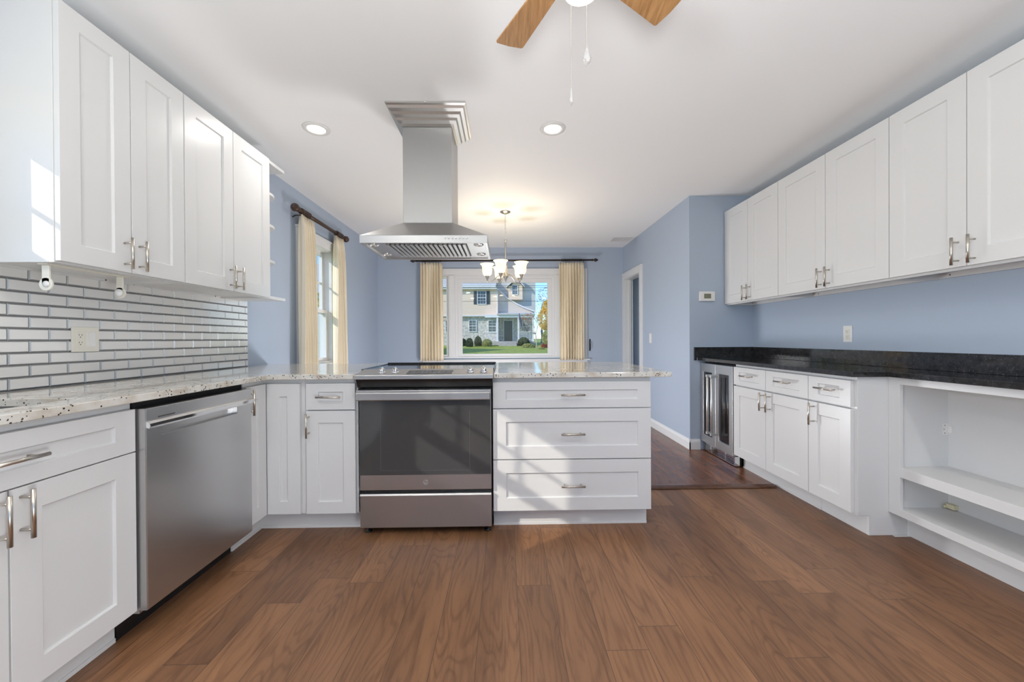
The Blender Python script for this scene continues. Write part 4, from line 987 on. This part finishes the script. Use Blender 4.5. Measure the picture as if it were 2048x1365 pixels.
for x0, x1 in ((-1.05, -.47), (.78, 1.49)):
    b = MB(); b.box(hx(x0), hx(x1), -1.45, -1.38, hz(1.49), hz(1.53)); b.box(hx(x0), hx(x1), -1.44, -1.39, hz(1.05), hz(1.08)); n = int(hx(x1-x0)/.14)
    for i in range(n+1): xx = hx(x0)+hx(x1-x0)*i/n; b.box(xx-.02, xx+.02, -1.435, -1.395, hz(1.06), hz(1.51))
    b.build('porch_railing', M['extwhite'], t)
b = MB(); b.slab([hx(-.10), hx(-.06), hx(.43), hx(.47)], [hz(.99), hz(2.19), hz(2.24)], lambda x, z: not (hx(-.06) < x < hx(.43) and z < hz(2.19)), 1.50, 1.60, 'y'); dd = b.build('front_door', M['extwhite'], t)
b = MB(); b.box(hx(-.06), hx(.43), 1.55, 1.60, hz(.99), hz(2.19)); b.build('door_leaf', M['doorp'], dd)
# shrubs, trees
def leaves(b, c, r, n, size, rnd):
    for _ in range(n):
        while True:
            v = Vector((rnd.uniform(-1, 1), rnd.uniform(-1, 1), rnd.uniform(-1, 1)))
            if .25 < v.length < 1: break
        v = v.normalized()*(v.length**.4); p = Vector((c[0]+v.x*r[0], c[1]+v.y*r[1], c[2]+v.z*r[2]))
        a = Vector((rnd.uniform(-1, 1), rnd.uniform(-1, 1), rnd.uniform(-1, 1))).normalized(); q = a.orthogonal().normalized(); s_ = size*rnd.uniform(.6, 1.4)
        b.quad(p-a*s_, p+q*s_*.6, p+a*s_, p-q*s_*.6)
def bush(label, x, z0, w, h, y, m, n=900, seed=0, grp='shrubs in front of the house'):
    rnd = random.Random(seed); t = thing('shrub', label, 'shrub', (x, y, z0), 0, grp)
    b = MB(); leaves(b, (0, 0, h*.45), (w/2, w/2.4, h*.55), n, .09, rnd); b.build('foliage', M[m], t)
    b = MB(); b.tube([(0, 0, -.2), (.02, 0, h*.5)], .04, 6); b.build('stem', M['bark'], t)
for i, (x0, z0, w, h, y, m, lab) in enumerate([
    (-2.27, .62, .38, .52, -2.0, 'leafg', 'dark green rounded shrub, leftmost one seen in the picture window'),
    (-1.86, .62, .36, .55, -3.2, 'leafg', 'dark green rounded shrub under the lower left house window'),
    (-1.46, .62, .40, .66, -2.0, 'leafg', 'taller dark green shrub between house window and left porch railing'),
    (-.95, .66, .50, .46, -3.0, 'leafp', 'yellow green shrub in front of the left porch railing'),
    (1.00, .70, .62, .50, -2.2, 'leafg', 'dark green shrub in front of the right porch railing'),
    (1.15, .52, .70, .36, -5.0, 'leafp', 'low pale green shrub on the lawn beside the bare little tree'),
    (1.62, .50, .30, .2, -9.0, 'leafp', 'low pale shrub at the right edge of the lawn'),
    (1.95, .62, .34, .26, -5.4, 'leafr', 'reddish shrub below the yellow tree right of the house')]):
    bush(lab, hx(x0), hz(z0), hx(w), hx(h), HY+y, m, 1000, i)
t = thing('flag', 'furled dark flag on a slanted pole fixed to the middle porch post', 'flag', (hx(.735), HY-1.5, hz(2.25)))
b = MB(); b.tube([(0, 0, -.35), (.05, -.9, .55)], .018, 8); b.build('pole', M['extwhite'], t)
b = MB(); b.tube([(.045, -.85, .45), (.12, -.72, -.1), (.30, -.62, -.8), (.42, -.60, -1.25)], .08, 8, True, [.04, .10, .08, .03]); b.build('cloth', mat('dark_flag_cloth', (.10, .06, .12), .8, var=.6, bscale=4), t)
t = thing('bare_tree', 'small bare branching tree with pale trunk on the lawn in front of the porch', 'tree', (2.78, HY-7.0, 0))
rnd = random.Random(5)
b = MB(); X0 = 0
b.tube([(0, 0, hz(.55)), (-.02, 0, hz(.9)), (-.10, 0, hz(1.35))], .05, 8, True, [.06, .05, .045]); b.build('trunk', M['bark'], t)
def branch(b, p, d, L, r, lv):
    q = p+d*L; b.tube([p, (p+q)/2+Vector((rnd.uniform(-.04, .04), 0, .02)), q], r, 5, True, [r, r*.8, r*.55])
    if lv:
        for _ in range(3):
            e = (d+Vector((rnd.uniform(-.8, .8), rnd.uniform(-.6, .6), rnd.uniform(-.15, .55)))).normalized(); branch(b, p+d*L*rnd.uniform(.6, 1), e, L*rnd.uniform(.6, .85), r*.6, lv-1)
b = MB()
for d in ((-1, 0, .55), (-.7, .3, .9), (-.2, -.2, 1), (.3, .1, 1), (-1, -.2, .3)): branch(b, Vector((-.10, 0, hz(1.33))), Vector(d).normalized(), .75, .030, 3)
b.build('branches', M['bark'], t)
b = MB(); leaves(b, (-.75, 0, hz(2.1)), (.6, .5, .45), 90, .07, rnd); b.build('foliage', M['leafr'], t)
def tree(label, x, y, z0, trunk_h, crowns, m, seed, n=2600, size=.13):
    rnd_ = random.Random(seed); t = thing('leafy_tree', label, 'tree', (x, y, z0), 0)
    b = MB(); b.tube([(0, 0, -.3), (.05, 0, trunk_h*.5), (.0, 0, trunk_h), (.1, 0, trunk_h*1.7)], .15, 8, True, [.2, .16, .12, .04])
    for c, r in crowns: b.tube([(0, 0, trunk_h*.8), ((c[0])*.5, c[1]*.5, (c[2]+trunk_h)*.5), c], .05, 6, True, [.08, .05, .02])
    b.build('trunk', M['bark'], t)
    b = MB()
    for c, r in crowns: leaves(b, c, r, n//len(crowns), size, rnd_)
    b.build('foliage', M[m], t)
tree('tall tree with yellow leaves right of the house', 4.0, HY-4.0, .42, 1.5, [((-.15, 0, 2.6), (.75, .8, 1.1)), ((.5, .2, 2.0), (.8, .8, 1.0)), ((.15, 0, 3.7), (.6, .7, .8)), ((.6, 0, 3.1), (.7, .7, .9))], 'leafy', 11, 3000, .10)
tree('yellow green tree low at the right edge of the picture window', 3.85, HY-7.2, .28, .4, [((-.1, 0, 1.0), (.50, .5, .65)), ((.35, .2, 1.2), (.5, .5, .7))], 'leafp', 12, 1800, .09)
tree('tall thin grey tree against the sky behind the yellow one', 4.7, HY+9, .6, 3.0, [((0, 0, 4.6), (1.3, 1, 1.6)), ((.4, 0, 6.2), (.9, .9, 1.1))], 'bark', 13, 500, .08)
# wires
t = thing('power_lines', 'four thin black power lines crossing in front of the house', 'power line', (0, 26, 0))
Kw = 26/22
for z in (4.165, 4.065, 3.87, 3.285):
    b = MB(); zz = 1.106+(z-1.106)*Kw; b.tube([(-14+i*2, 0, zz-.02*(1-((i-7)/7)**2)) for i in range(15)], .011, 6); b.build('wire', M['wire'], t)
# beyond the left wall: neighbour house and trees
t = thing('neighbour_house', 'white sided neighbour house glimpsed through the left wall window', 'house', (-22, 24, 0))
b = MB(); b.box(-14, 12.5, -3, 8, -.4, 3.6); b.build('wall', M['neigh'], t)
b = MB(); b.prism_x([(-3.5, 3.6), (2.5, 6.3), (8.5, 3.6)], -14.4, 12.9); b.build('roof', M['shingle'], t)
for y0 in (0,):
    for x0 in (3.5, 8.6):
        b = MB(); b.box(x0, x0+1.1, -3.06, -2.99, 1.0, 2.5); o = b.build('house_window', M['extwhite'], t); b = MB(); b.box(x0+.1, x0+1.0, -3.08, -3.055, 1.1, 2.4); b.build('pane', M['extpane'], o)
tree('autumn tree outside the left wall window', -8.2, 15.0, -.3, 1.6, [((0, 0, 3.0), (1.0, 1.0, 1.3)), ((-.6, .6, 4.6), (1.1, 1.1, 1.2))], 'leafy', 14, 420, .12)
